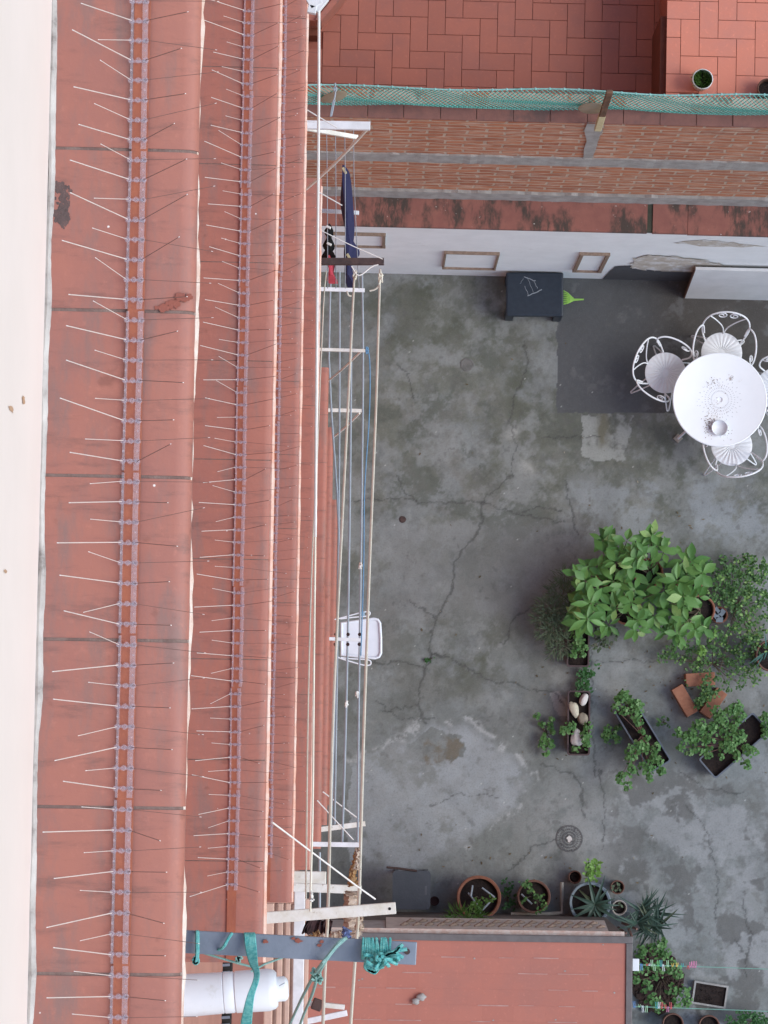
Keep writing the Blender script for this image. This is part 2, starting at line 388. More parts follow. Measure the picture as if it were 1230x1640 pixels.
def seg_dist(u, v, pts):
    d = np.full(u.shape, 1e9)
    for (x0, y0), (x1, y1) in zip(pts[:-1], pts[1:]):
        dx, dy = x1-x0, y1-y0; L = dx*dx+dy*dy+1e-9
        t_ = np.clip(((u-x0)*dx+(v-y0)*dy)/L, 0, 1)
        d = np.minimum(d, np.hypot(u-x0-t_*dx, v-y0-t_*dy))
    return d
def ingpoly(u, v, poly):
    ins = np.zeros(u.shape, bool); n = len(poly); j = n-1
    for i in range(n):
        xi, yi = poly[i]; xj, yj = poly[j]
        ins ^= ((yi > v) != (yj > v)) & (u < (xj-xi)*(v-yi)/(yj-yi+1e-9)+xi); j = i
    return ins

GX0, GX1, GY0, GY1, GS = -0.75, 5.4, -4.6, 5.0, 0.0115
nx, ny = int((GX1-GX0)/GS), int((GY1-GY0)/GS)
gx, gy = np.meshgrid(np.linspace(GX0, GX1, nx), np.linspace(GY0, GY1, ny), indexing='ij')
cx = gx*xc.x+gy*yc.x-CAMZ*zc.x; cy = gx*xc.y+gy*yc.y-CAMZ*zc.y; cz = gx*xc.z+gy*yc.z-CAMZ*zc.z
gu = CU+FPX*cx/(-cz); gv = CV-FPX*cy/(-cz)
wu = gu+(fbm(gx, gy, 5, 40)-.5)*34; wv = gv+(fbm(gx, gy, 5, 60)-.5)*34      # wobbled pixels
fu = gu+(fbm(gx, gy, 16, 70, 4)-.5)*12; fv = gv+(fbm(gx, gy, 16, 80, 4)-.5)*12
def blob(cu, cv_, ru, rv): return np.exp(-(((wu-cu)/ru)**2+((wv-cv_)/rv)**2))
n1 = fbm(gx, gy, 1.6, 1); n2 = fbm(gx, gy, 6, 20, 6, .65); n3 = fbm(gx, gy, 30, 30, 3, .6); n4 = fbm(gx, gy, 3.0, 90, 7, .68)
col = np.stack([np.full(gx.shape, c_) for c_ in (.142, .150, .151)], -1)
col *= (.72+.56*n1)[..., None]*(.80+.4*n2)[..., None]*(.88+.24*n3)[..., None]
def lay(mask, c_, k=1.0):
    global col
    mk = np.clip(mask*k, 0, 1)[..., None]; col = col*(1-mk)+np.array(c_)*mk*(.8+.4*n2)[..., None]
warm = sstep(n4, .42, .62)*sstep(gv, 1250, 1000)*.5
lay(warm, (.118, .110, .098))
nu = fbm(gx, gy, 1.1, 610, 8, .72); nd = fbm(gx, gy, 2.6, 640, 8, .74); ne = fbm(gx, gy, 7.5, 670, 6, .7)
up = sstep(gv, 1130, 860)
lay(sstep(nu, .44, .60)*(.25+.75*up)*.8, (.098, .101, .084))
lay(sstep(nd, .52, .62)*(.3+.7*up)*.75, (.070, .076, .066))
lay(sstep(ne, .56, .66)*.5, (.085, .086, .080))
lay(sstep(nd, .46, .36)*.55, (.178, .183, .182))
# greenish black algae stains
alg = np.zeros(gx.shape)
for cu_, cv2, ru, rv, k in ((690,475,60,45,1),(640,540,40,60,.7),(735,520,55,40,.9),(790,560,40,40,.7),(700,545,35,30,.8),(830,620,26,110,.9),(815,720,40,60,.8),
        (885,770,45,45,1),(650,745,45,40,.8),(660,700,30,30,.6),(870,690,50,50,.6),(920,760,60,40,.5),(1040,745,60,30,.6),(1100,760,60,30,.8),(790,880,55,40,.5),(780,1050,70,50,.9),
        (740,1075,40,45,.8),(830,915,40,50,.4),(960,780,40,60,.5),(600,480,30,60,.7),(940,1000,60,60,.5),(1140,930,70,70,.7),(1120,1060,60,50,.5),(1040,1210,60,60,.6),(870,600,40,60,.4),(560,1100,40,80,.6)):
    alg = np.maximum(alg, k*blob(cu_, cv2, ru, rv))
lay(alg*sstep(n4, .34, .56), (.066, .070, .054), 1.0)
lay(sstep(fbm(gx, gy, 2.2, 520, 7, .7), .50, .66)*sstep(gv, 1200, 1100), (.185,.192,.195), .65)
lay(sstep(n2, .56, .70)*sstep(n1, .40, .6), (.085, .084, .078), .5)
# pale lime crust, lower left, and mottled pale screed, lower right and middle right
crust = ingpoly(wu, wv, [(560,1215),(640,1185),(690,1150),(750,1150),(800,1195),(860,1235),(842,1290),(790,1330),(720,1370),(640,1420),(560,1400)])
inner = crust & ~ingpoly(wu, wv, [(650,1190),(700,1165),(745,1180),(740,1215),(680,1215)])
pe = seg_dist(wu, wv, [(560,1215),(640,1185),(690,1150),(750,1150),(800,1195),(860,1235),(842,1290),(790,1330),(720,1370),(640,1420),(560,1400)])
lay(inner*sstep(pe, 0, 22)*sstep(nd+.35*(n2-.5), .34, .50), (.212, .224, .238), 1.0)
lay(inner*sstep(ne, .42, .6)*.5, (.19, .195, .20))
ed = seg_dist(wu, wv, [(560,1215),(640,1185),(690,1150),(750,1150),(800,1195),(860,1235),(842,1290),(790,1330),(740,1365)])
lay(sstep(ed, 10, 1)*sstep(ne, .46, .60), (.29, .295, .30), .75)
lay(ingpoly(wu, wv, [(655,1195),(700,1170),(742,1185),(738,1212),(690,1222)])*sstep(n2, .44, .6), (.10,.082,.06), .8)
reg = sstep(gu, 930, 990)*sstep(gv, 1190, 1260)
lay(reg*sstep(n4, .40, .55), (.195, .20, .205), .85)
lay(reg*sstep(fbm(gx, gy, 4.5, 140, 6, .6), .52, .60), (.088, .088, .086), .85)
reg2 = sstep(gu, 880, 940)*sstep(gv, 740, 790)*sstep(gv, 900, 860)
lay(reg2*sstep(n4, .44, .60), (.185, .20, .215), .8)
lay(sstep(gu, 590, 640)*sstep(gv, 1010, 960)*sstep(gv, 820, 860)*sstep(gu, 960, 860), (.138,.140,.142), .5)
lay(blob(905,1330,80,70)*sstep(n2, .36, .56), (.185,.185,.185), .8)
pat = ingpoly(fu, fv, [(932,664),(1012,664),(1008,700),(1000,735),(950,738),(932,730)])
lay(pat*sstep(n2, .30, .5), (.205, .212, .205), .9)
lay(blob(968,685,12,24)*1.4, (.11,.105,.08))
lay(ingpoly(fu, fv, [(880,1110),(896,1108),(918,1140),(905,1150),(893,1148)])*1.0, (.27,.265,.25), .8)
for cu_, cv2, r_ in ((818,700,10),(826,692,7),(845,748,9)): lay(blob(cu_, cv2, r_, r_), (.25,.25,.24), .7)
# dark smooth screed by the table
scr = (gu > 892+(fbm(gx, gy, 9, 200, 4)-.5)*7) & (gv < 661+(gu-892)*.005+(fbm(gx, gy, 12, 210, 4)-.5)*5)
ms = scr.astype(float)[..., None]
dk = np.array((.066, .068, .073))*(.82+.36*n1)[..., None]*(.9+.2*n3)[..., None]
dk = dk*(1-(sstep(wu, 1010, 1090)*.75)[..., None])+np.array((.050,.043,.038))*(sstep(wu, 1010, 1090)*.75)[..., None]*(.7+.6*n2)[..., None]
col = col*(1-ms)+dk*ms
lay(scr*sstep(n2, .60, .72), (.10,.10,.105), .5)
# cracks and joints
cw = [([(776,800),(773,822),(770,845),(752,868),(742,880),(728,905),(725,930),(722,950),(708,975),(700,985),(692,1015),(690,1035),(688,1055)], 2.6),
      ([(688,1055),(678,1080),(675,1095),(668,1120),(670,1135),(682,1160)], 2.0),
      ([(590,1055),(612,1064),(632,1060),(655,1062),(685,1069)], 1.5), ([(690,1050),(712,1049)], 1.5),
      ([(690,1050),(730,1057),(760,1078),(790,1092),(828,1096),(860,1106),(885,1108),(905,1128)], 1.3),
      ([(555,802),(600,801),(640,800),(700,806),(776,805),(815,820),(850,828),(905,836)], 1.1),
      ([(800,1030),(815,1022),(819,1000),(830,985),(862,962)], 1.1), ([(946,1035),(949,1120),(951,1180),(954,1245)], 1.5),
      ([(868,1226),(900,1234),(918,1242),(930,1258),(934,1285),(933,1312)], 1.7), ([(812,1396),(835,1375),(852,1358),(872,1350),(900,1340)], 1.2),
      ([(1188,1440),(1194,1470),(1204,1498),(1198,1520),(1193,1540),(1196,1562)], 1.6), ([(1178,1508),(1188,1514),(1188,1524)], 2.0),
      ([(838,545),(846,575),(836,612),(822,640),(816,676),(826,715),(820,760),(798,782),(776,800)], 1.2), ([(905,770),(914,815),(924,858)], 1.3),
      ([(636,760),(648,785),(668,802)], 1.2), ([(640,585),(655,600),(660,640)], .9), ([(668,1130),(640,1136),(610,1138)], .8),
      ([(700,990),(672,972),(655,960)], .8), ([(952,1060),(1010,1058),(1055,1062)], .7), ([(1090,1240),(1130,1262),(1190,1270)], .8),
      ([(872,700),(900,702),(960,698)], .9), ([(830,820),(870,812),(900,820)], .8), ([(960,1235),(968,1290),(964,1360)], .9),
      ([(1100,1290),(1130,1330),(1150,1400),(1148,1470)], .9), ([(690,1290),(740,1270),(800,1275)], .7), ([(598,1120),(640,1150),(700,1152)], .8)]
for pts, wd in cw:
    lo_u = min(p[0] for p in pts)-30; hi_u = max(p[0] for p in pts)+30; lo_v = min(p[1] for p in pts)-30; hi_v = max(p[1] for p in pts)+30
    sel = (gu > lo_u) & (gu < hi_u) & (gv > lo_v) & (gv < hi_v)
    jit = (fbm(gx[sel], gy[sel], 16, 300, 4, .6)-.5)*13; jit2 = (fbm(gx[sel], gy[sel], 16, 330, 4, .6)-.5)*13
    d = seg_dist(gu[sel]+jit, gv[sel]+jit2, pts); wv_ = wd*(.5+1.1*n2[sel])
    mk = sstep(d, wv_*.72+.9, wv_*.2)*.62
    cc = col[sel]; soft = (sstep(d, wd*5+3, 0)*.25)[..., None]
    cc = cc*(1-soft)+cc*.75*soft
    col[sel] = cc*(1-mk[..., None])+np.array((.034,.034,.033))*mk[..., None]
# pits and specks
pit = sstep(fbm(gx, gy, 14, 400, 3, .6), .70, .76); lay(pit*sstep(n4, .42, .6), (.075,.075,.073), .5)
spk = (RNG.rand(*gx.shape) > .9996); lay(spk.astype(float), (.42,.42,.41), .6)
col = np.clip(col*1.43*np.array((.995,1.005,.965)), .012, .62)
hz = (n2-.5)*.006+(n3-.5)*.002
gz = hz
vs = np.stack([gx, gy, gz], -1).reshape(-1, 3)
idx = np.arange(nx*ny).reshape(nx, ny)
fs = np.stack([idx[:-1,:-1], idx[1:,:-1], idx[1:,1:], idx[:-1,1:]], -1).reshape(-1, 4)
me = bpy.data.meshes.new('courtyard_ground')
me.vertices.add(len(vs)); me.vertices.foreach_set('co', vs.ravel().astype(np.float32))
me.loops.add(fs.size); me.loops.foreach_set('vertex_index', fs.ravel().astype(np.int32))
me.polygons.add(len(fs)); me.polygons.foreach_set('loop_start', np.arange(0, fs.size, 4, dtype=np.int32)); me.polygons.foreach_set('loop_total', np.full(len(fs), 4, np.int32))
me.update(); me.validate()
ca = me.color_attributes.new('stain', 'FLOAT_COLOR', 'POINT')
ca.data.foreach_set('color', np.concatenate([col, np.ones((nx, ny, 1))], -1).reshape(-1).astype(np.float32))
me.polygons.foreach_set('use_smooth', [True]*len(me.polygons))
m, t, b = newmat('stained_concrete')
at = N(t, 'ShaderNodeVertexColor'); at.layer_name = 'stain'
p = pos(t)
c = mixc(t, mul(t, ramp(t, noise(t, p, 55, 6, .7), .45, .75), .35), at.outputs[0], (.085,.083,.078))
c = mixc(t, mul(t, ramp(t, noise(t, p, 120, 4, .7), .54, .72), .35), c, (.30,.30,.29))
c = mixc(t, mul(t, ramp(t, noise(t, p, 85, 5, .8), .58, .70), .45), c, (.055,.055,.05))
t.links.new(c, b.inputs['Base Color']); b.inputs['Roughness'].default_value = .85; b.inputs['Specular IOR Level'].default_value = .25
bump(t, b, noise(t, p, 45, 8, .7), .35, .006)
me.materials.append(m)
g = bpy.data.objects.new('courtyard_ground', me); COL.objects.link(g); tag(g, kind='structure')
mb = MB(); mb.add([(-40,-40,-.03),(40,-40,-.03),(40,40,-.03),(-40,40,-.03)], [(0,1,2,3)])
MT['concrete_far'] = M('far_concrete', (.20,.205,.20), (.13,.135,.13), 2, .9, .2)
tag(mb.build('ground', MT['concrete_far']), kind='structure')

# ------------------------------------------------------------------ the apartment building the camera leans out of
ZS1 = CAMZ-4.12*KD
XW = P(65, 820, ZS1).x                   # facade plane
bld = thing('apartment_building', 'cream and red facade with stacked red painted window sills at the left', 'building', (XW, 0, 0))
mb = MB(); mb.box((XW-.25, 1.0, ZS1+4.13), (.5, 26, 8.26)); part_label(mb.build('wall', MT['cream'], bld), 'smooth cream upper wall above the nearest sill')
MT['brown_mark'] = M('brown_mark', (.42,.25,.15), (.5,.33,.22), 40, .9, .2)
mb = MB()
for (u_, v_, ru, rv, sd_) in ((37,640,2.0,7,3),(17,655,3,5,4),(8,915,2,3,6)):
    d_ = ray(u_, v_); q = Vector((0,0,CAMZ))+d_*(XW/d_.x); rs = random.Random(sd_)
    pts = [(XW+.0012, q.y+rv*.0013*math.cos(a)*rs.uniform(.6,1.2), q.z+ru*.012*math.sin(a)*rs.uniform(.6,1.2)) for a in np.arange(0, 6.28, .5)]
    mb.add(pts, [tuple(range(len(pts)))])
tag(mb.build('wall_mark', MT['brown_mark'], bld), kind='stuff')
mb = MB(); mb.box((XW-.251, 1.0, ZS1/2-.01), (.5, 26, ZS1-.02)); part_label(mb.build('wall', MT['facade'], bld), 'red lower facade behind the sills')

SILLS = []   # depth, outer edge pixel at v=820, v start, v end
for i, (dep, ue, v0, v1) in enumerate([(4.12,306,-200,1900),(6.67,437,-200,1543),(9.22,480,-200,1446),(11.77,507,285,1394),(14.32,523,588,1360),(16.87,532,684,1322),(19.0,541,800,1290)]):
    z = CAMZ-dep*KD; xe = P(ue, 820, z).x
    y1 = P(ue, v0, z).y; y0 = P(ue, v1, z).y
    prof = [(XW, z-.055), (XW, z+.012), (xe-.10, z+.004), (xe-.036, z)]
    r = .030
    for k in range(1, 7):
        a = math.pi/2-math.pi*k/7; prof.append((xe-.030+r*math.cos(a), z-r+r*math.sin(a)))
    prof += [(xe-.034, z-.06)]
    mt = MT['sill_top'] if i == 0 else (MT['sill'] if i < 3 else MT['sill_low'])
    yj = P(ue, 242, z).y if i == 0 else y1
    L = .338 if i == 0 else .338
    # tile by tile with narrow joints
    if i == 0:
        cuts = [P(ue, vv, z).y for vv in (-220, -15, 242, 500, 765, 1027, 1295, 1562, 1830)]
    else:
        n = max(1, round((y1-y0)/.34)); cuts = [y1+(y0-y1)*k/n for k in range(n+1)]
    mb = MB(); mo = MB(); gp = .0035 if i == 0 else .0015
    for a, c_ in zip(cuts[:-1], cuts[1:]):
        dz = U(-.0012, .0012); mb.profile_y([(q[0], q[1]+dz) for q in prof], c_+gp, a-gp, True)
    s = mb.build('window_sill', mt, bld)
    s['label'] = ['widest, nearest red sill with cracked tile joints', 'second red sill down, with a row of spikes', 'third red sill down, narrow, with spikes', 'fourth red sill down, without spikes',
                  'fifth red sill down, a narrow strip', 'sixth red sill down, a thin strip', 'dark red plinth ledge at the foot of the facade'][i]
    mo.profile_y([(q[0]-(.003 if q[0] > XW+.01 else 0), q[1]-.003 if q[1] > z-.03 else q[1]+.002) for q in prof], y0+.004, y1-.004, True); mo.build('mortar_joint', MT['mortar'], s)
    if i == 0:
        # worn pale strip under the nose, slightly wavy
        rs = np.random.RandomState(5); pts = []; y = y0
        ys = np.arange(y0, y1, .03)
        pts = [(xe-.004+.0035*math.sin(yy*9)+rs.uniform(-.0015, .0015), yy, z-.030) for yy in ys]
        mb = MB(); mb.tube(pts, [.0062*(.7+.6*rs.rand()) for _ in pts], 8); mb.build('nose_bead', MT['worn_white'], s)
        # joint between wall and sill
        mb = MB(); pts = [(XW+.004+.0022*math.sin(yy*7.3)+.0014*math.sin(yy*23+1)+rs.uniform(-.0006, .0006), yy, z+.011) for yy in np.arange(y0, y1, .012)]
        mb.tube(pts, [.0078+.0012*math.sin(p_[1]*11)+.0008*math.sin(p_[1]*31)+.0005*rs.rand() for p_ in pts], 8); mb.build('caulk_bead', MT['caulk'], s)
    if i in (1, 2, 3):
        mb = MB(); rs = np.random.RandomState(9+i)
        ys = np.arange(y0+.002, y1, .05)
        mb.tube([(xe-.006, yy, z-.016) for yy in ys], [.0085*(.8+.4*rs.rand()) for _ in ys], 8); mb.build('nose_bead', MT['sill_nose'], s)
    SILLS.append((z, xe, y0, y1, s))
    if i < 3:                              # band of glue under the spikes
        us = (214, 386, 441)[i]; xs = P(us, 820 if i == 0 else 740, z).x
        mb = MB(); mb.box((xs-.003, (y0+y1)/2, z+.0085+(.003 if i == 0 else .0)), (.034 if i == 0 else .03, y1-y0-.02, .006)); mb.build('glue_band', MT['glue'], s)
# dirt stains on the nearest sill: real thin crusts
def splat(c_, r, n, seed, h=.0012):
    rs = random.Random(seed); o = []
    for k in range(n):
        a = 2*math.pi*k/n; o.append((c_[0]+r[0]*math.cos(a)*rs.uniform(.55, 1.2), c_[1]+r[1]*math.sin(a)*rs.uniform(.55, 1.2)))
    return o
MT['moss'] = M('black_moss', (.10,.075,.07), (.16,.10,.09), 30, .95, .5)
MT['damp'] = M('damp_red', (.27,.09,.066), (.30,.11,.08), 30, .5, .1)
MT['rust_smear'] = M('red_rust_smear', (.29,.085,.055), (.27,.09,.065), 20, .7, .2)
z0s, xe0 = SILLS[0][0], SILLS[0][1]
def sill_z(x): return z0s+.012-.008*min(1, max(0, (x-XW)/(xe0-.10-XW)))
def stain(name, mat_, label, cl, n, seed):
    rs = random.Random(seed); mb = MB()
    for (u_, v_, ru, rv) in cl:
        for k in range(n):
            q = P(u_+rs.gauss(0, ru*.45), v_+rs.gauss(0, rv*.45), z0s+.01); zz = sill_z(q.x); r_ = rs.uniform(.0012, .0055)
            mb.prism(splat(q, (r_, r_*rs.uniform(.7, 1.6)), 9, rs.randint(0, 9999)), zz-.002, zz+.0006+rs.uniform(0, .0006))
    part_label(tag(mb.build(name, mat_, SILLS[0][4]), kind='stuff'), label)
stain('moss_stain', MT['moss'], 'black moss stain by the cream wall', ((101,318,11,20),(98,345,9,16),(105,352,7,9),(96,302,6,8)), 70, 1)
stain('rust_smear', MT['rust_smear'], 'rust red smear by the sill edge', ((293,476,12,5),(278,485,12,5),(262,492,9,3)), 60, 2)

# lower part of the facade that shows past the ends of the sills
def yrail(name, u0, u1, v0, dep, mat_, label=None, v1=1760, h=.05):
    z = CAMZ-dep*KD; a = P(u0, 1540, z); b_ = P(u1, 1540, z); yt = P(u0, v0, z).y; yb = P(u0, v1, z).y
    mb = MB(); mb.box(((a.x+b_.x)/2, (yt+yb)/2, z-h/2), (b_.x-a.x, yt-yb, h), bev=.004)
    o = mb.build(name, mat_, bld)
    if label: o['label'] = label
    return o
yrail('facade_ledge', 424, 437, 1447, 8.8, MT['beige_frame'])
yrail('facade_ledge', 438, 443, 1447, 9.2, MT['brown_frame'])
yrail('facade_ledge', 443.5, 452, 1447, 9.5, MT['beige_frame'])
yrail('facade_ledge', 452.5, 456, 1447, 9.8, MT['brown_frame'])
yrail('facade_ledge', 456.5, 464, 1447, 10.0, MT['beige_frame'])
yrail('facade_ledge', 464.5, 469, 1449, 10.3, MT['brown_frame'])
yrail('balcony_rail', 469.5, 487, 1425, 10.5, MT['white_paint'], 'white balcony rail past the ends of the sills')
yrail('facade_ledge', 487.5, 494, 1440, 11.5, MT['beige_frame'])
o = yrail('window_shutter', 372, 424, 1530, 9.9, MT['facade'])
o = yrail('window_shutter', 296, 372, 1536, 9.6, MT['dark'], 'dark louvred shutter beneath the white pipe')
mb = MB(); z = CAMZ-9.58*KD
for k in range(10):
    a = P(338, 1547+k*12, z); b_ = P(368, 1545+k*12, z); mb.bar(a, b_, .012, .012)
mb.build('louvre', MT['grey_steel'], o)
a = P(318, 1540, z); b_ = P(318, 1700, z); mb = MB(); mb.bar(a, b_, .05, .02); mb.build('shutter_stile', MT['slate_rod'], o)
# short white painted sill with rust, above the white bracket
z = CAMZ-10.4*KD; a = P(470, 1395, z); b_ = P(522, 1428, z)
mb = MB(); mb.box(((a.x+b_.x)/2, (a.y+b_.y)/2, z), (b_.x-a.x, a.y-b_.y, .04), bev=.004); part_label(mb.build('window_sill', MT['white_old'], bld), 'short white sill with rust, past the end of the fourth sill')

# ------------------------------------------------------------------ bird spike strips
def spike_rot(dx, dy, dz): return Vector((dx, dy, dz)).to_track_quat('Z', 'Y').to_euler()
# meshes of three lengths so that spikes keep their thickness
def spike_mesh(L, r, mk):
    mb = MB(); mb.tube([(0,0,0),(0,0,L-.004)], r, 6, cap=False); mb.tube([(0,0,L-.004),(0,0,L)], r, 6); o = mb.build('spike', MT[mk]); me_ = o.data
    me_.materials.append(MT['tip_glint'])
    for p_ in me_.polygons:
        if p_.center.z > L-.0045: p_.material_index = 1
    bpy.data.objects.remove(o); return me_
MT['metal'] = M('stainless', (.78,.70,.64), (.70,.62,.56), 10, .4, 0, metal=.35)
MT['tip_glint'] = M('painted_tip_glint', (.85,.82,.80), None, 10, .35, 0, metal=.2)  # pale cap colour paints the glint at each spike end
MT['metal_shaded'] = M('shaded_steel', (.17,.095,.08), (.22,.14,.12), 12, .5, 0, metal=.3)  # shaded copy of the wire: right-leaning spikes get their darkness as colour
SPK = {'long': spike_mesh(.205, .0011, 'metal'), 'mid': spike_mesh(.175, .0008, 'metal_shaded'), 'short': spike_mesh(.125, .0008, 'metal'), 'far': spike_mesh(.16, .0006, 'metal_shaded')}
STL, NODE = .336, .042
def make_strip():
    root = thing('bird_spike_strip', 'x', 'bird spikes')
    mb = MB()
    mb.box((-.0150, 0, .003), (.006, STL-.004, .003), bev=.001)
    mb.box((.0120, 0, .004), (.012, STL-.004, .004), bev=.001)
    for k in range(8):
        y = (k-3.5)*NODE
        mb.box((-.001, y+random.uniform(-.002,.002), .005), (.04, .006, .004), bev=.001)
        for sx in (-.0165, -.001, .0145):
            mb.lathe((sx, y, .004), [(.0062,0),(.0062,.006),(.0048,.008),(.0036,.008),(.0036,.003)], 10)
        for sx in (-.0155, .0135):
            if k < 7: mb.lathe((sx, y+NODE/2, .006), [(.0026,0),(.0026,.002)], 8)
    mb.build('base', MT['clear'], root)
    for k in range(8):
        y = (k-3.5)*NODE
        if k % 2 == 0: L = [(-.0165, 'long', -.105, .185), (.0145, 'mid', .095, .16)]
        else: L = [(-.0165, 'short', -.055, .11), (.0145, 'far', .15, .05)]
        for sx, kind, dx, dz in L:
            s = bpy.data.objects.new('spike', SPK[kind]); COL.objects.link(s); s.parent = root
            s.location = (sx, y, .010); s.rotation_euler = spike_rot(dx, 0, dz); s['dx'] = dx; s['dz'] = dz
    return root
proto = make_strip(); first = True
ORD = ['topmost', 'second', 'third', 'fourth', 'fifth', 'sixth', 'seventh', 'eighth', 'ninth', 'tenth', 'eleventh', 'twelfth', 'thirteenth', 'fourteenth']
for row, (us, vs_, v0, v1, nm) in enumerate(((209, 820, -10, 1660, 'on the widest nearest sill'), (386, 740, -10, 1560, 'on the second sill'), (441, 740, -10, 1440, 'on the narrow third sill'))):
    z = SILLS[row][0]; x = P(us, vs_, z).x; yt = P(us, v0, z).y; yb = P(us, v1, z).y
    n = int(round((yt-yb)/STL+ .2)); n = n if row == 0 else int((yt-yb)/STL)
    for k in range(n):
        if first: o = proto; first = False
        else: o = copy_tree(proto)
        o.location = (x+U(-.0015, .0015), yt-(k+.5)*STL, z+(.0145 if row == 0 else .0125)); o.rotation_euler = (0, 0, U(-.012, .012))
        rank = ORD[k]+' of the row from the top' if k else 'topmost of the row'
        o['label'] = 'clear bird spike strip '+nm+', '+rank
        o['group'] = 'bird spike strips '+nm
        for s in o.children:
            if s.name.startswith('spike'):
                s.rotation_euler = spike_rot(s['dx']*U(.85, 1.12), U(-.018, .018) + U(-.012, .012), s['dz']*U(.75, 1.15))
for o in list(bpy.data.objects):
    for k in ('dx', 'dz'):
        if k in o: del o[k]

# ------------------------------------------------------------------ white garden wall with coping, brick wall, net, terrace
X1 = 6.5
YW = P(760, 441.5, 0).y
zt = PY(700, 360, YW).z
ww = thing('garden_wall', 'white limewashed garden wall with a red stained coping', 'wall', (2, YW, 0))
mb = MB(); mb.box(((XW+.004+X1)/2, YW+.10, zt/2-.03), (X1-XW-.004, .20, zt-.06)); mb.build('wall_face', MT['white_wall'], ww)
YB = P(760, 314, zt+.02).y
mb = MB(); mb.profile_x([(YW-.03, zt-.055), (YW-.03, zt), (YB, zt+.025), (YB, zt-.055)], XW+.005, P(1040, 340, zt).x-.02); 
mb.profile_x([(YW-.03, zt-.055), (YW-.03, zt+.006), (YB, zt+.031), (YB, zt-.055)], P(1040, 340, zt).x+.03, P(1101, 340, zt).x)
mb.profile_x([(YW-.035, zt-.055), (YW-.035, zt+.002), (YB, zt+.027), (YB, zt-.055)], P(1101, 340, zt).x+.004, X1)
mb.build('coping', MT['coping'], ww)
MT['moss_joint'] = M('mossy_joint', (.05,.055,.04), (.07,.07,.05), 20, .95, .4)
mb = MB(); mb.profile_x([(YW-.022, zt-.055), (YW-.022, zt-.004), (YB, zt+.018), (YB, zt-.055)], P(1040, 340, zt).x-.0195, P(1040, 340, zt).x+.0295); mb.build('coping_joint', MT['moss_joint'], ww)
# peeling plaster and dark paint at the foot of the wall: thin skins on the face
def wallskin(name, mat_, px, thick, parent, n=7, amp=2.0, seed=1):
    rs = random.Random(seed); out = []
    for (a, b_) in zip(px, px[1:]+px[:1]):
        for k in range(n):
            f = k/n; out.append((a[0]+(b_[0]-a[0])*f+rs.uniform(-amp, amp), a[1]+(b_[1]-a[1])*f+rs.uniform(-amp, amp)*.5))
    pts = [PY(u_, v_, YW) for u_, v_ in out]
    mb = MB(); n_ = len(pts)
    bm = bmesh.new(); vv = [bm.verts.new((p_.x, YW-thick, p_.z)) for p_ in pts]; f = bm.faces.new(vv)
    bmesh.ops.triangulate(bm, faces=[f]); bm.verts.index_update()
    mb.add([v_.co.copy() for v_ in bm.verts], [[q.index for q in f_.verts] for f_ in bm.faces]); bm.free()
    return mb.build(name, mat_, parent)
part_label(wallskin('paint_patch', MT['dark_paint'], [(964,446),(984,424),(1030,421),(1100,428),(1190,432),(1260,436),(1260,452)], .005, ww, 6, 1.0, 3), 'dark grey paint patch at the foot of the wall')
part_label(wallskin('peeling_patch', MT['peel'], [(1008,424),(1016,410),(1050,404),(1100,409),(1150,417),(1185,424),(1170,431),(1110,430),(1060,430),(1030,428)], .008, ww, 8, 3.5, 5), 'peeling plaster patch')
part_label(wallskin('peeling_patch', MT['peel'], [(1080,385),(1130,380),(1175,384),(1230,390),(1180,391),(1120,390)], .004, ww, 5, 2.0, 8), 'thin flaking streak higher on the wall')

def wall_frame(u0, u1, v0, v1, label, tl, bl):
    f0 = PY(u0+tl, v0, YW); f1 = PY(u1+tl, v0, YW); g0 = PY(u0, v1, YW)
    xl, xr, zh, zl = f0.x, f1.x, f0.z, g0.z
    t_ = thing('wall_frame', label, 'frame', ((xl+xr)/2, YW-.02, zl), 'wooden frames on the white wall')
    for nm, c_, s in (('rail', ((xl+xr)/2, YW-.016, zh-.012), (xr-xl, .03, .022)), ('rail', ((xl+xr)/2, YW-.016, zl+.012), (xr-xl, .03, .022)),
                      ('stile', (xl+.018*bl, YW-.016, (zl+zh)/2), (.03*bl, .03, zh-zl-.048)), ('stile', (xr-.018*bl, YW-.016, (zl+zh)/2), (.03*bl, .03, zh-zl-.048))):
        mb = MB(); mb.box(c_, s); mb.build(nm, MT['frame_wood'], t_)
    mb = MB(); mb.box(((xl+xr)/2, YW-.006, (zl+zh)/2), (xr-xl-.004, .006, zh-zl-.004)); mb.build('panel', MT['white_wall'], t_)
wall_frame(708, 797, 402, 427, 'long narrow wooden frame on the white wall, left of the black table', 4, .6)
wall_frame(917, 966, 402, 430, 'squarer wooden frame on the white wall, right of the black table', 12, 1.1)
wall_frame(520, 616, 373, 393, 'brown wooden frame on the white wall behind the hanging dark cloths', 2, .9)

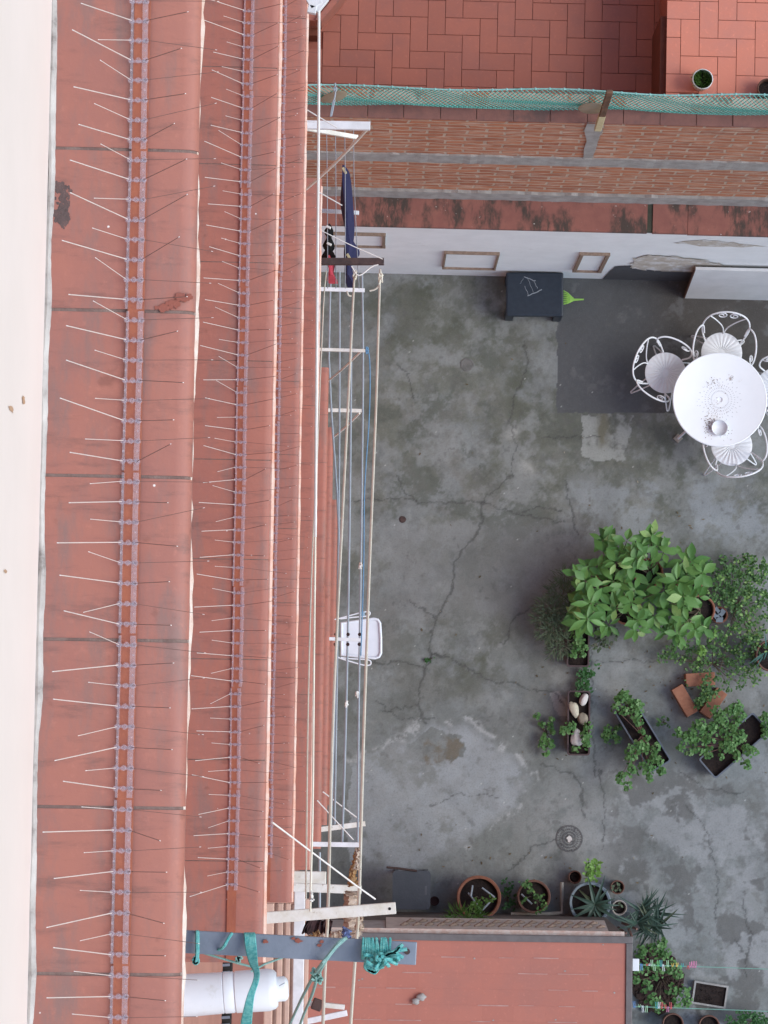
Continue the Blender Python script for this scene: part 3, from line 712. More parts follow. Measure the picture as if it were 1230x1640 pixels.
zb = PY(700, 190, YB).z
bw = thing('brick_wall', 'old orange brick wall with two pale cement bands', 'wall', (2, YB, zt))
Xp = P(945, 220, zb).x
mb = MB(); mb.box(((XW+.006+X1)/2, YB+.11, (zt-.06+zb)/2), (X1-XW-.006, .22, zb-zt+.06)); mb.build('brickwork', MT['brick'], bw)
za, zb2 = PY(700, 258, YB).z, PY(700, 247, YB).z
mb = MB()
def wavyband(mb, zlo, zhi, out, seed):
    rs = random.Random(seed); xs = np.arange(XW+.008, X1, .06); vs_ = []; fs_ = []
    for x_ in xs:
        a = zlo+rs.uniform(-.012, .012); b_ = zhi+rs.uniform(-.012, .012); o_ = out+rs.uniform(-.003, .003)
        vs_ += [(x_, YB+.01, a), (x_, YB-o_, a), (x_, YB-o_*.8, b_), (x_, YB+.01, b_)]
    for i in range(len(xs)-1):
        for k in range(4): fs_.append((i*4+k, i*4+(k+1) % 4, i*4+4+(k+1) % 4, i*4+4+k))
    mb.add(vs_, fs_)
wavyband(mb, za, zb2, .02, 1); mb.build('cement_band', MT['cement'], bw)
mb = MB(); wavyband(mb, zt+.02, PY(700, 304, YB).z, .035, 2); mb.build('cement_band', MT['cement'], bw)
rs = random.Random(4); mb = MB()
pts = [(u_+rs.uniform(-4, 4), v_) for u_, v_ in ((936,250),(938,235),(940,222),(938,206),(944,192),(958,192),(962,205),(956,218),(952,235),(950,250))]
pp = [PY(u_, v_, YB) for u_, v_ in pts]
mb.add([(q.x, YB-.012, q.z) for q in pp], [tuple(range(len(pp)))]); mb.build('cement_patch', MT['cement'], bw)
YC = P(760, 170, zb+.02).y
mb = MB(); xs = XW+.007
while xs < X1:
    L = .29*U(.98, 1.02); dz = U(-.004, .004)
    mb.box((xs+L/2, (YB-.015+YC)/2, zb+.012+dz), (L-.004, YC-YB+.015, .03), bev=.004); xs += L
MT['coping_plain'] = M('old_red_coping', (.25,.115,.09), (.19,.09,.075), 6, .85, .2, dirt=(.13,.08,.07), dirt_at=(.5,.7)); mb.build('coping', MT['coping_plain'], bw)

# net on the brick wall
ztop = PY(760, 143, YC-.01).z
net = thing('safety_net', 'green diamond mesh net strung along the top of the brick wall', 'net', (2, YC, zb))
mb = MB(); H = ztop-zb-.03; pitch = .038; x = XW
def netp(x_, f):                            # sagging, bellied sheet
    sag = .012*math.sin(x_*2.3)+.008*math.sin(x_*5.1)
    peak = .05*math.exp(-((x_-Xp-.12)/.5)**2)
    return Vector((x_, YC-.012-.03*math.sin(math.pi*f)*(1+.4*math.sin(x_*3))+.012*math.sin(9*f+x_*4), zb+.03+(H+sag+peak)*f))
nst = 9
while x < 5.2:
    for s in (-1, 1):
        L = H*.62*s
        pts = [netp(x+L*k/nst, k/nst) for k in range(nst+1)]
        mb.tube(pts, .0038, 4, cap=False)
    x += pitch
mb.build('mesh', MT['net'], net)
mb = MB(); mb.tube([netp(x_, 1.0) for x_ in np.arange(XW, 5.4, .08)], .006, 6)
for x_ in np.arange(XW, 5.4, .11): q = netp(x_, 1.0); mb.lathe(q-Vector((0,0,.007)), [(.003,0),(.010,.004),(.010,.012),(.003,.016)], 8)
mb.build('top_rope', MT['net_rope'], net)
pst = thing('net_post', 'leaning weathered wooden post with a pale split foot holding up the green net', 'post', P(957, 205, zb))
a = P(957, 206, zb+.03); b_ = PY(976, 145, YC-.06); mid = a.lerp(b_, .38)
mb = MB(); mb.bar(mid, b_, .05, .03, .004, up=Vector((0,1,0))); mb.build('post_shaft', MT['post'], pst)
mb = MB(); mb.bar(a, mid, .055, .035, .006, up=Vector((0,1,0))); mb.build('split_foot', MT['pale_wood'], pst)
q = PY(948, 172, YC-.07)
mb = MB(); mb.lathe((0,0,0), [(0,-.004),(.10,-.004),(.11,0),(.10,.004),(0,.004)], 24)
for v_ in mb.v: v_.xyz = (q.x+v_.x, q.y+v_.z*2, q.z+v_.y*1.6)
tag(mb.build('round_plate', MT['tan']), 'round grey plate tucked behind the wooden net post', 'plate')
q = PY(534, 158, YC-.06)
mb = MB(); mb.lathe((0,0,0), [(0,-.003),(.09,-.003),(.1,0),(.09,.003),(0,.003)], 24)
for v_ in mb.v: x_, y_, z_ = v_; v_.xyz = (q.x+x_*1.05, q.y+z_*2, q.z+y_*1.7+x_*1.1)
tag(mb.build('oval_tag', MT['tan']), 'tan oval plate tied to the left end of the green net', 'plate')

# terrace behind
ZT = zb-1.0
def herring(name, poly_test, x0, x1, y0, y1, z, w_, gap, mat_, rot, parent=None):
    mb = MB(); ca_, sa_ = math.cos(rot), math.sin(rot)
    cxm, cym = (x0+x1)/2, (y0+y1)/2; R_ = 60
    for i in range(-R_, R_):
        for j in range(-R_, R_):
            # herringbone: L-shaped pairs
            bx = (i*1+j*2)*w_; by = (i*1-j*2)*w_
            for (ax, ay, sx, sy) in ((bx, by, 2*w_, w_), (bx, by+w_, w_, 2*w_)):
                cx_ = ax+sx/2; cy_ = ay+sy/2
                wx = cxm+cx_*ca_-cy_*sa_; wy = cym+cx_*sa_+cy_*ca_
                if not poly_test(wx, wy): continue
                q = MB(); q.box((wx, wy, z-.006+U(-.0012,.0012)), (sx-gap, sy-gap, .012), rot, bev=.0025); mb.add(q.v, q.f)
    return mb
YT0 = YC+.02
xs_ = P(1066, 60, ZT+.72).x
xl_ = XW+.01
ter = thing('roof_terrace', 'neighbouring roof terrace paved with dark red herringbone tiles', 'terrace', (1.5, YT0, ZT))
mb = herring('t', lambda a, c_: xl_+.05 < a < xs_+.15 and YT0+.08 < c_ < YT0+2.4, xl_, xs_, YT0, YT0+2.2, ZT, .145, .004, MT['tile_low'], 0)
mb.build('tile_paving', MT['tile_low'], ter)
mb = MB(); mb.box(((xl_+xs_)/2, YT0+1.3, ZT-.09), (xs_-xl_+.3, 2.6, .155)); mb.build('slab', MT['groove'], ter)
# step up on the right
stp = thing('terrace_platform', 'raised bright salmon tiled platform at the top right corner', 'terrace', (xs_+1, YT0, ZT))
zp = ZT+.72
mb = herring('t', lambda a, c_: a > xs_-.14 and a < 6.4 and YT0+.06 < c_ < YT0+2.2, xs_, 6.4, YT0, YT0+2.2, zp, .150, .004, MT['tile_high'], 0)
for v_ in mb.v: v_.x = max(v_.x, xs_); 
mb.build('tile_paving', MT['tile_high'], stp)
mb = MB(); mb.box(((xs_+.012+6.4)/2, YT0+1.2, zp-.012-.35), (6.4-xs_-.012, 2.4, .69)); mb.build('platform_body', MT['tile_low'], stp)
ys1 = P(1058, 42, ZT+.3).y
mb = MB(); mb.box((xs_-.02, (YT0+ys1)/2, ZT+.33), (.05, ys1-YT0, .66)); MT['dark_red'] = M('deep_red', (.16,.045,.025), (.12,.035,.02), 8, .8, .2); mb.build('side_board', MT['dark_red'], stp)  # deep red side facing, darker than the platform tiles
# sloping red kerb at the far left of the terrace
kb = thing('red_parapet', 'low red parapet cutting the terrace corner diagonally', 'parapet', P(510, 20, ZT+.4))
z = ZT+.45
o1 = [P(u_, v_, z) for u_, v_ in ((480,34),(503,36),(546,-12),(480,-14))]
mb = MB(); mb.prism([(q.x, q.y) for q in o1], ZT, z); mb.build('parapet_body', MT['sill_low'], kb)
o2 = [P(u_, v_, z+.03) for u_, v_ in ((503,34),(512,36),(552,-12),(540,-12))]
mb = MB(); mb.prism([(q.x, q.y) for q in o2], ZT+.2, z+.03); mb.build('parapet_cap', MT['sill'], kb)
mb = MB(); q = P(497, 50, ZT+.2); mb.box((q.x, q.y, ZT+.1), (.10, .10, .2)); tag(mb.build('dark_box', MT['dark_red']), 'small dark red box in the terrace corner below the parapet', 'box')
# ------------------------------------------------------------------ foliage helpers
def leaf(mb, p_, d, up, L, W, droop=.15, fold=.12, st=(.0,.55,.92,1.0,.72,0)):
    p_ = Vector(p_); d = Vector(d).normalized(); s = d.cross(Vector(up))
    s = s.normalized() if s.length > 1e-5 else d.orthogonal().normalized()
    u_ = s.cross(d); n = len(st)
    c_ = []; l_ = []; r_ = []
    for i, w_ in enumerate(st):
        f = i/(n-1); base = p_+d*(L*f)-u_*(droop*L*f*f)
        c_.append(base-u_*(fold*W*w_)); l_.append(base-s*(W*.5*w_)); r_.append(base+s*(W*.5*w_))
    vs_ = [c_[0]]; fs_ = []
    for i in range(1, n-1): vs_ += [l_[i], c_[i], r_[i]]
    vs_.append(c_[-1]); k = len(vs_)-1
    fs_ += [(0, 3, 2), (0, 2, 1)]
    for i in range(n-3):
        a = 1+3*i; fs_ += [(a, a+1, a+4, a+3), (a+1, a+2, a+5, a+4)]
    a = 1+3*(n-3); fs_ += [(a, a+1, k), (a+1, a+2, k)]
    mb.add(vs_, fs_, True)
def rleaf(mb, p_, nrm, r, lobes=5):          # roundish scalloped leaf, cupped
    nrm = Vector(nrm).normalized(); a = nrm.orthogonal().normalized(); b_ = nrm.cross(a); n = 10; ph = U(0, 6.28)
    vs_ = [Vector(p_)-nrm*r*.25]
    for k in range(n):
        an = 2*math.pi*k/n+ph; rr = r*(1.0+.14*math.cos(lobes*(an-ph)))*(.5 if k == 0 else 1)
        vs_.append(Vector(p_)+(a*math.cos(an)+b_*math.sin(an))*rr+nrm*r*U(-.1, .1))
    mb.add(vs_, [(0, 1+k, 1+(k+1) % n) for k in range(n)], True)
def rdir(zmin=-1, zmax=1):
    z = U(zmin, zmax); a = U(0, 6.283); r = math.sqrt(max(0, 1-z*z)); return Vector((r*math.cos(a), r*math.sin(a), z))
def rosette(mb, c_, n, L, W, tilt=(.05,.6)):
    a0 = U(0, 6.28)
    for k in range(n):
        a = a0+k*2.4+U(-.2, .2); zz = U(*tilt)
        d = Vector((math.cos(a), math.sin(a), zz)); s = U(.7, 1.12)
        leaf(mb, Vector(c_)+d*.012+Vector((0,0,k*-.006)), d, (U(-.25,.25), U(-.25,.25), 1), L*s, W*s*U(.85,1.15), U(.1, .6), U(.06,.2), (0,.5,.92,.95,.55,0))
def clump(mb, c_, r, n, size, kind='round', flat=.55):
    c_ = Vector(c_)
    for k in range(n):
        d = rdir(-.25, 1)*(U(.15, 1.15)**.6); q = c_+Vector((d.x*r, d.y*r, d.z*r*flat))
        if kind == 'small' and math.sin(q.x*26+1+3*math.sin(q.y*9))*math.sin(q.y*23+2*math.sin(q.x*11)) > .42: continue
        if kind == 'round': rleaf(mb, q, d+Vector((U(-.4,.4), U(-.4,.4), .9)), size*U(.6, 1.15))
        elif kind == 'small':
            dd = Vector((U(-1,1), U(-1,1), U(-.3,.5))); leaf(mb, q, dd, (0,0,1), size*U(.7,1.3), size*U(.5,.7), .1, .08, (0,.8,1,.6,0))
        elif kind == 'needle':
            dd = Vector((d.x+U(-.5,.5), d.y+U(-.5,.5), U(-.1,.7))); leaf(mb, q, dd, (0,0,1), size*U(.8,1.6), size*.16, .3, .05, (.5,1,.9,0))
        elif kind == 'grass':
            dd = Vector((d.x, d.y, U(.3,1.3))); leaf(mb, q, dd, (0,0,1), size*U(.8,1.6), size*.14, .5, .1, (.7,1,.9,.6,0))
def stems(mb, base, tips, r=.004):
    for q in tips:
        q = Vector(q); a = Vector(base); m_ = a.lerp(q, .5)+Vector((U(-.02,.02), U(-.02,.02), .03)); mb.tube([a, m_, q], [r*1.3, r, r*.6], 5)
def pot_mesh(c_, r, h, mat_, parent, n=30, rim=.018, taper=.72, name='pot'):
    mb = MB(); mb.lathe(c_, [(r*taper, 0), (r*.97, h-.05), (r*.97, h-.045), (r, h-.04), (r, h), (r-.006, h+.004), (r-rim, h), (r-rim, h-.03), (r-rim-.006, h-.07)], n, wob=.004)
    o = mb.build(name, mat_, parent)
    mb = MB(); mb.lathe(Vector(c_)+Vector((0,0,h-.06)), [(r-rim-.002, -.006), (r-rim-.002, 0), (r*.5, .012), (0.0001, .006)], n, wob=.02); mb.build('soil', MT['soil'], parent)
    return o
def planter_mesh(cx_, cy_, L, W, h, ang, mat_, parent, name='trough'):
    M4 = Matrix.Translation((cx_, cy_, 0)) @ Matrix.Rotation(ang, 4, 'Z')
    def ring(l, w_, z, rr):
        o = []
        for sx, sy, a0 in ((1,1,0),(-1,1,90),(-1,-1,180),(1,-1,270)):
            for k in range(4):
                a = R(a0+30*k); o.append(M4 @ Vector((sx*(l/2-rr)+rr*math.cos(a), sy*(w_/2-rr)+rr*math.sin(a), z)))
        return o
    rings = [ring(L*.92, W*.85, 0, .02), ring(L*.99, W*.97, h-.03, .025), ring(L, W, h-.03, .025), ring(L, W, h, .025), ring(L-.03, W-.03, h, .018), ring(L-.035, W-.035, h-.06, .018)]
    mb = MB(); vs_ = [q for r_ in rings for q in r_]; n = 16
    mb.add(vs_, [(i*n+k, i*n+(k+1) % n, (i+1)*n+(k+1) % n, (i+1)*n+k) for i in range(len(rings)-1) for k in range(n)]+[tuple(reversed(range(n)))])
    mb.build(name, mat_, parent)
    mb = MB(); so_ = ring(L-.036, W-.036, h-.05, .018); mb.add(so_, [tuple(range(n))])
    for k in range(60):
        q = M4 @ Vector((U(-.46,.46)*(L-.05), U(-.43,.43)*(W-.05), h-.05)); mb.box(q, (U(.008,.02), U(.008,.02), U(.006,.016)), U(0,3))
    mb.build('soil', MT['soil'], parent)
G = lambda u_, v_, z=0.0: P(u_, v_, z)

# ------------------------------------------------------------------ big leafed pot plants
def CR(x_, y_): return 860+x_/4.1, 840+y_/4.1
big = [((470,190), 'big leafed potted plant at the top left of the leafy cluster', [(355,120),(430,100),(435,185),(490,190),(545,180),(365,255),(590,110),(400,265),(480,110),(385,165),(520,250)], (490,320)),
       ((740,170), 'big leafed potted plant at the top middle, beside the blue bottle', [(730,110),(700,190),(790,140),(835,180),(790,240),(650,220),(760,80),(620,250),(690,250)], (730,320)),
       ((1000,290), 'big leafed potted plant at the upper right of the leafy cluster', [(965,230),(1010,240),(930,300),(1040,300),(1085,320),(920,370),(1060,360),(980,330),(900,390)], (1000,350)),
       ((310,460), 'big leafed potted plant at the lower left, over the brown trough', [(270,330),(330,280),(320,370),(395,345),(270,520),(350,520),(250,590),(330,620),(285,640),(390,520),(320,440),(400,440)], (440,520)),
       ((590,500), 'largest big leafed potted plant in the middle of the leafy cluster', [(590,340),(500,370),(570,390),(660,380),(740,400),(830,430),(490,500),(520,550),(570,465),(620,510),(750,490),(440,630),(470,660),(530,650),(600,600),(660,630),(700,700),(650,680),(640,430),(560,430),(740,640),(770,600)], (590,560)),
       ((960,580), 'big leafed potted plant at the lower right of the leafy cluster', [(960,470),(1000,500),(1040,560),(960,580),(870,650),(850,700),(910,710),(1110,620),(1040,690),(1090,680),(930,720),(880,520),(900,590),(1060,480),(990,640)], (1070,560))]
for (ctr, lab, ros, potc) in big:
    b0 = G(*CR(*potc), .28); base = Vector((b0.x, b0.y, 0))
    t_ = thing('potted_plant', lab, 'plant', base, 'big leafed potted plants')
    pot_mesh(base, .15, .30, MT['terracotta'], t_)
    fo = MB(); tips = []
    for (x_, y_) in ros:
        if random.random() < .18: continue
        z = U(.36, .80); u_, v_ = CR(x_, y_); c_ = G(u_, v_, z); tips.append(c_)
        rosette(fo, c_, random.randint(4, 6), U(.12,.18), U(.062,.085))
        for k in range(3):
            c2 = c_+Vector((U(-.06,.06), U(-.06,.06), -U(.10,.24))); leaf(fo, c2, rdir(-.1,.3), (0,0,1), U(.08,.12), U(.045,.07), .3)
    fo.build('foliage', MT['leaf_big'], t_)
    st_ = MB(); stems(st_, base+Vector((0,0,.27)), tips, .006); st_.build('stem', MT['stem'], t_)

# blue bottle among them
q = G(*CR(800, 358), 0); t_ = thing('blue_bottle', 'small bright blue bottle between the big leafed pots', 'bottle', (q.x, q.y, 0))
mb = MB(); mb.lathe((q.x,q.y,0), [(.035,0),(.037,.02),(.037,.30),(.03,.34),(.014,.38),(.014,.40)], 16); MT['blue'] = M('blue_plastic', (.01,.04,.25), None, 10, .3, 0); mb.build('bottle_body', MT['blue'], t_)
mb = MB(); mb.lathe((q.x,q.y,.401), [(.016,0),(.016,.03),(.012,.032)], 12); mb.build('cap', MT['tray'], t_)

# small leaved bushes
def bush(name, label, px, kind, matk, size, per, z=.18, cat='plant', group=None, stemm=None, flat=.7):
    c_ = G(sum(p_[0] for p_ in px)/len(px), sum(p_[1] for p_ in px)/len(px)); base = Vector((c_.x, c_.y, 0))
    t_ = thing(name, label, cat, base, group)
    fo = MB(); tips = []
    for p_ in px:
        r = p_[2]/160.0; zz = p_[3] if len(p_) > 3 else z
        q = G(p_[0], p_[1], zz); tips.append(q-Vector((0,0,.02))); clump(fo, q, r, int(per*(r/.15)**2)+6, size, kind, flat)
    fo.build('foliage', MT[matk], t_)
    st_ = MB(); stems(st_, base, tips, .004); st_.build('stem', MT[stemm or 'stem'], t_)
    return t_
bush('trailing_plant', 'small leaved trailing plant right of the big leafed cluster', [(1135,910,18),(1160,908,20),(1190,912,22),(1212,920,18),(1150,935,18),(1180,945,24),(1205,950,20),(1190,975,20),(1210,985,18),(1165,960,14),(1128,940,12),(1195,1005,18),(1215,1015,14),(1175,1005,12),(1205,1030,12),(1222,1040,10),(1145,955,12),(1222,960,14),(1222,905,12),(1140,1010,9),(1160,1022,10),(1185,1055,10),(1218,1075,10),(1150,1085,7),(1200,895,9),(1172,897,8),(1115,925,8)], 'small', 'leaf_vine', .036, 190, .22)
bush('creeping_plant', 'sparse small leaved creeper between the big leafed cluster and the bricks', [(1095,1035,18),(1075,1045,14),(1120,1050,16),(1145,1030,16),(1160,1050,18),(1185,1040,20),(1205,1055,16),(1170,1070,16),(1195,1075,12),(1165,1098,9),(1100,1090,8),(1185,1095,8),(1060,1055,9),(1090,1055,10),(1210,1090,8),(1130,1068,14),(1110,1070,12)], 'small', 'leaf_vine', .032, 170, .12)
bush('lime_plant', 'tiny bright lime sprig at the top of the creeper', [(1124,1042,7,.25),(1142,1017,6,.25),(1118,1053,5,.25)], 'small', 'leaf_lime', .04, 200)
bush('wispy_bush', 'dark wispy bush sprawling left of the big leafed cluster', [(898,950,20),(882,975,22),(870,990,16),(893,1000,22),(880,1010,18),(900,1030,18),(890,1040,12),(905,925,14),(915,985,16)], 'needle', 'leaf_dark', .055, 230, .22)
bush('brown_herb', 'brownish low herb right of the upper brown trough', [(957,1012,10),(965,1022,12),(972,1030,10),(958,1035,9),(982,1012,9)], 'small', 'leaf_dark', .045, 120, .12)
bush('weed_row', 'row of bluish green weeds between the two brown troughs', [(940,1068,7),(932,1078,8),(944,1082,7),(935,1092,9),(940,1104,9),(952,1070,6),(930,1100,7)], 'small', 'leaf_hedge', .04, 170, .08)
bush('crack_weed', 'tiny green weed growing in the floor crack', [(688,1055,5,.02),(693,1054,4,.02),(683,1057,3,.02)], 'small', 'leaf_hedge', .02, 900, .02)

# troughs
t_ = thing('planter_trough', 'brown rectangular trough with one pale green plant and dark soil', 'planter', G(926, 1025))
c_ = G(926, 1030, .2); planter_mesh(c_.x, c_.y, .47, .225, .2, R(90), MT['brown_planter'], t_)
fo = MB()
for (u_, v_, r) in ((922,1022,9),(930,1030,9),(922,1035,8),(928,1018,7),(918,1048,6),(933,1048,6),(938,1035,6)): clump(fo, G(u_, v_, .27), r/150, 16, .018, 'round', .5)
fo.build('foliage', MT['leaf_ger'], t_)
t_ = thing('planter_trough', 'brown rectangular trough holding pale stones', 'planter', G(927, 1158))
c_ = G(927, 1158, .2); planter_mesh(c_.x, c_.y, .64, .225, .2, R(90), MT['brown_planter'], t_)
fo = MB()
for (u_, v_, r, n) in ((912,1165,10,14),(938,1178,9,12),(942,1165,8,9),(940,1190,9,12),(922,1200,6,7),(902,1170,7,8),(925,1113,4,4)): clump(fo, G(u_, v_, .25), r/150, int(n*2), .018, 'round', .5)
fo.build('foliage', MT['leaf_ger'], t_)
def stone(u_, v_, ru, rv, mat_, label, ang=0, seed=0, z=.155):
    rs = np.random.RandomState(seed); c_ = G(u_, v_, z+.03); bm = bmesh.new(); bmesh.ops.create_icosphere(bm, subdivisions=3, radius=1)
    ph = rs.uniform(0, 6, 6)
    for v__ in bm.verts:
        c3 = v__.co; k = 1+.13*math.sin(2*c3.x+ph[0]+c3.y)+.10*math.sin(3*c3.y+ph[1])+.06*math.sin(5*c3.x+4*c3.z+ph[2])
        p_ = Vector((c3.x*ru/160*k, c3.y*rv/160*k, c3.z*.04*k)); p_.rotate(Euler((0,0,ang))); v__.co = p_+c_
    bm.verts.index_update(); mb = MB(); mb.add([v__.co.copy() for v__ in bm.verts], [[q.index for q in f.verts] for f in bm.faces], True); bm.free()
    tag(mb.build('stone', mat_), label, 'stone', 'stones in the trough')
stone(936,1120,7,9,MT['stone'],'bright white stone at the top of the stone trough',-.5,1)
stone(920,1136,7.5,13,MT['stone_tan'],'cream angular stone at the left of the stone trough',.3,2)
stone(934,1150,9,9,MT['stone_dark'],'dull brown stone in the middle of the stone trough',.2,3)
stone(923,1182,10,13.5,MT['stone'],'biggest pinkish white stone at the bottom of the stone trough',.15,4)
bush('geranium', 'small geranium sprouting from the floor left of the stone trough', [(860,1148,6),(868,1160,5),(880,1163,6),(884,1152,4),(872,1182,8),(880,1192,8),(868,1195,7),(885,1172,5),(875,1205,6)], 'round', 'leaf_ger', .018, 150, .10)
bush('geranium', 'faint geranium right of the stone trough', [(972,1168,8),(982,1175,8),(976,1182,9),(988,1185,7),(968,1178,6),(990,1165,6)], 'round', 'leaf_ger', .017, 110, .08)
# rotated grey trough
def trough_px(c, d, L, W, h, label, clumps, extra=None, mat_='grey_planter'):
    c_ = G(*c, h); a = G(c[0]+d[0], c[1]+d[1], h)-c_; ang = math.atan2(a.y, a.x)
    t_ = thing('planter_trough', label, 'planter', (c_.x, c_.y, 0)); planter_mesh(c_.x, c_.y, L, W, h, ang, MT[mat_], t_)
    fo = MB(); tips = []
    for (u_, v_, r, n) in clumps: q = G(u_, v_, h+.13); tips.append(q); clump(fo, q, r/145, int(n*2.6), .0185, 'round', .6)
    fo.build('foliage', MT['leaf_ger'], t_)
    mb = MB(); stems(mb, c_+Vector((0,0,-.04)), tips, .0035); mb.build('stem', MT['red_stem'], t_)
    return t_
trough_px((1029,1178), (.52,.86), .72, .24, .2, 'narrow grey trough of geraniums, tilted clockwise, left of the bricks',
          [(998,1118,9,14),(1012,1124,9,12),(1022,1132,10,14),(1000,1138,8,10),(1018,1142,9,12),(1022,1155,8,9),(1028,1172,5,5),(1036,1182,5,4),(1024,1196,10,12),(1035,1200,8,8),(1050,1198,8,9),(1048,1212,8,8),(1055,1220,8,8),(1010,1215,10,11),(1008,1200,7,7),(1030,1230,11,13),(1040,1226,9,10),(1010,1235,9,9),(998,1245,8,8),(992,1250,7,6),(1000,1110,7,8),(985,1135,6,6),(1005,1258,7,7),(1060,1236,7,8),(990,1122,7,7),(1042,1245,7,7)])
trough_px((1176,1194), (.76,-.66), .72, .26, .22, 'wider grey trough of thick geraniums below the bricks',
          [(1108,1178,12,20),(1095,1182,9,12),(1120,1165,12,22),(1135,1180,11,18),(1118,1195,12,18),(1135,1205,9,12),(1140,1165,8,12),(1155,1150,11,20),(1170,1140,10,16),(1180,1132,9,12),(1185,1148,9,14),(1160,1168,11,18),(1175,1165,9,14),(1170,1185,13,26),(1185,1180,10,16),(1160,1195,9,12),(1172,1200,6,6),(1180,1212,8,8),(1205,1205,9,12),(1196,1200,7,8),(1155,1212,4,4),(1085,1172,7,8),(1092,1197,8,9),(1196,1226,8,8),(1146,1138,8,9),(1105,1205,8,8)])
bush('geranium', 'geranium at the right edge beside the wider grey trough', [(1225,1150,10),(1232,1165,12),(1228,1175,9)], 'round', 'leaf_ger', .02, 150, .25)
bush('seedling', 'little seedling between the two grey troughs', [(1062,1152,8),(1070,1160,7),(1056,1160,5)], 'small', 'leaf_vine', .04, 110, .06)
# bricks round a seedling
def brick(c, d, L, W, H, label):
    c_ = G(*c, H); a = G(c[0]+d[0], c[1]+d[1], H)-c_
    mb = MB(); mb.box((c_.x, c_.y, H/2), (L, W, H), math.atan2(a.y, a.x), bev=.006)
    tag(mb.build('loose_brick', MT['brick_loose']), label, 'brick', 'bricks round the seedling')
brick((1122,1088), (1,-.06), .29, .13, .14, 'loose brick lying level at the top of the brick triangle')
brick((1097,1122), (.5,.86), .31, .125, .14, 'loose brick on the left side of the brick triangle, by the geranium trough')
brick((1143,1126), (-.58,.81), .30, .125, .14, 'loose brick on the right side of the brick triangle, half under leaves')
bush('seedling', 'leafy green plant growing inside the brick triangle', [(1132,1095,9,.22),(1128,1105,10,.22),(1124,1115,9,.2),(1135,1112,9,.22),(1128,1125,9,.2),(1118,1125,8,.18),(1130,1085,7,.2),(1145,1108,8,.2)], 'small', 'leaf_vine', .036, 190, .2)
t_ = thing('potted_plant', 'pot with blue green aloe cut by the right edge of the photo', 'plant', G(1236, 1052))
c_ = G(1236, 1050, .25); c_ = Vector((c_.x, c_.y, 0)); pot_mesh(c_, .16, .25, MT['terra_dark'], t_)
fo = MB(); clump(fo, c_+Vector((-.05,.05,.25)), .06, 14, .12, 'grass'); MT['leaf_blue'] = leafmat('blue_aloe', (.06,.17,.14), (.09,.22,.18)); fo.build('foliage', MT['leaf_blue'], t_)
t_ = thing('broken_pot', 'tilted terracotta pot with grey shards among the trailing leaves', 'pot', G(1150, 990))
c_ = G(1152, 985, .15); c_ = Vector((c_.x, c_.y, 0)); pot_mesh(c_, .085, .16, MT['terracotta'], t_)
mb = MB()
for k in range(4): mb.box(c_+Vector((U(-.05,.05), U(-.05,.05), .19)), (.07, .05, .012), U(0,3)); 
mb.build('shard', MT['bluepot'], t_)

# ------------------------------------------------------------------ pots along the shed
def potted(u_, v_, r, h, mat_, label, fill, name='potted_plant'):
    c_ = G(u_, v_, h); base = Vector((c_.x, c_.y, 0)); t_ = thing(name, label, 'plant', base, 'pots along the shed')
    pot_mesh(base, r, h, MT[mat_], t_, rim=max(.012, r*.13)); fill(t_, base, r, h); return t_
def fill_sticks(lst, clumps, matk='leaf_vine', kind='small'):
    def f(t_, base, r, h):
        if lst:
            mb = MB()
            for (a, b_) in lst: mb.tube([G(*a, h+.0), G(*b_, h+.03)], .009, 6)
            mb.build('support_stick', MT['slate_rod'], t_)
        if clumps:
            fo = MB(); 
            for (u_, v_, rr, n) in clumps: clump(fo, G(u_, v_, h+.12), rr/160, n, .036, kind, .6)
            fo.build('foliage', MT[matk], t_)
            mb = MB(); stems(mb, base+Vector((0,0,h-.06)), [G(u_, v_, h+.1) for (u_, v_, rr, n) in clumps]); mb.build('stem', MT['stem'], t_)
    return f
potted(767, 1438, .218, .34, 'terracotta', 'largest terracotta pot by the shed, with sticks in it', fill_sticks([((757,1418),(754,1436)),((772,1422),(792,1437)),((792,1437),(768,1462)),((750,1430),(765,1450))], [(757,1440,7,16),(765,1448,8,18),(780,1445,7,14),(760,1455,8,20),(785,1440,5,8)], 'leaf_grass'))
potted(855, 1436, .165, .30, 'terra_dark', 'mid sized dark terracotta pot of leafy stems by the shed', fill_sticks([((835,1432),(852,1448))], [(842,1415,8,18),(848,1425,8,16),(860,1437,8,16),(866,1432,7,12),(872,1450,8,14),(840,1440,5,8),(862,1455,6,8)], 'leaf_vine'))
bush('grass_tuft', 'bright green feathery tuft spilling over the shed ledge from the biggest pot', [(735,1468,14,.75),(750,1474,16,.75),(768,1472,14,.75),(722,1476,10,.75),(760,1462,10,.7)], 'grass', 'leaf_grass', .06, 150, .75)
bush('weed_clump', 'dark green weeds between the two terracotta pots', [(812,1415,9),(815,1428,10),(808,1440,9),(818,1450,9),(812,1458,8)], 'small', 'leaf_hedge', .036, 150, .15)
def fill_aloe(t_, base, r, h):
    fo = MB()
    for k in range(14):
        a = k*2.4; L = U(.18, .30); leaf(fo, base+Vector((.05, -.02, h)), (math.cos(a), math.sin(a), U(.3,.9)), (0,0,1), L, .045, .5, .2, (.9,1,.85,.6,.35,0))
    fo.build('foliage', MT['leaf_aloe'], t_)
potted(945, 1446, .205, .30, 'bluepot', 'big blue grey pot with a dark aloe', fill_aloe)
potted(921, 1405, .066, .14, 'terra_dark', 'tiny dark maroon pot with a bent twig', fill_sticks([], []), 'flower_pot')
potted(989, 1421, .07, .16, 'terra_dark', 'small brown pot above the cream rimmed one', fill_sticks([], [(988,1422,6,10)], 'leaf_dark'), 'potted_plant')
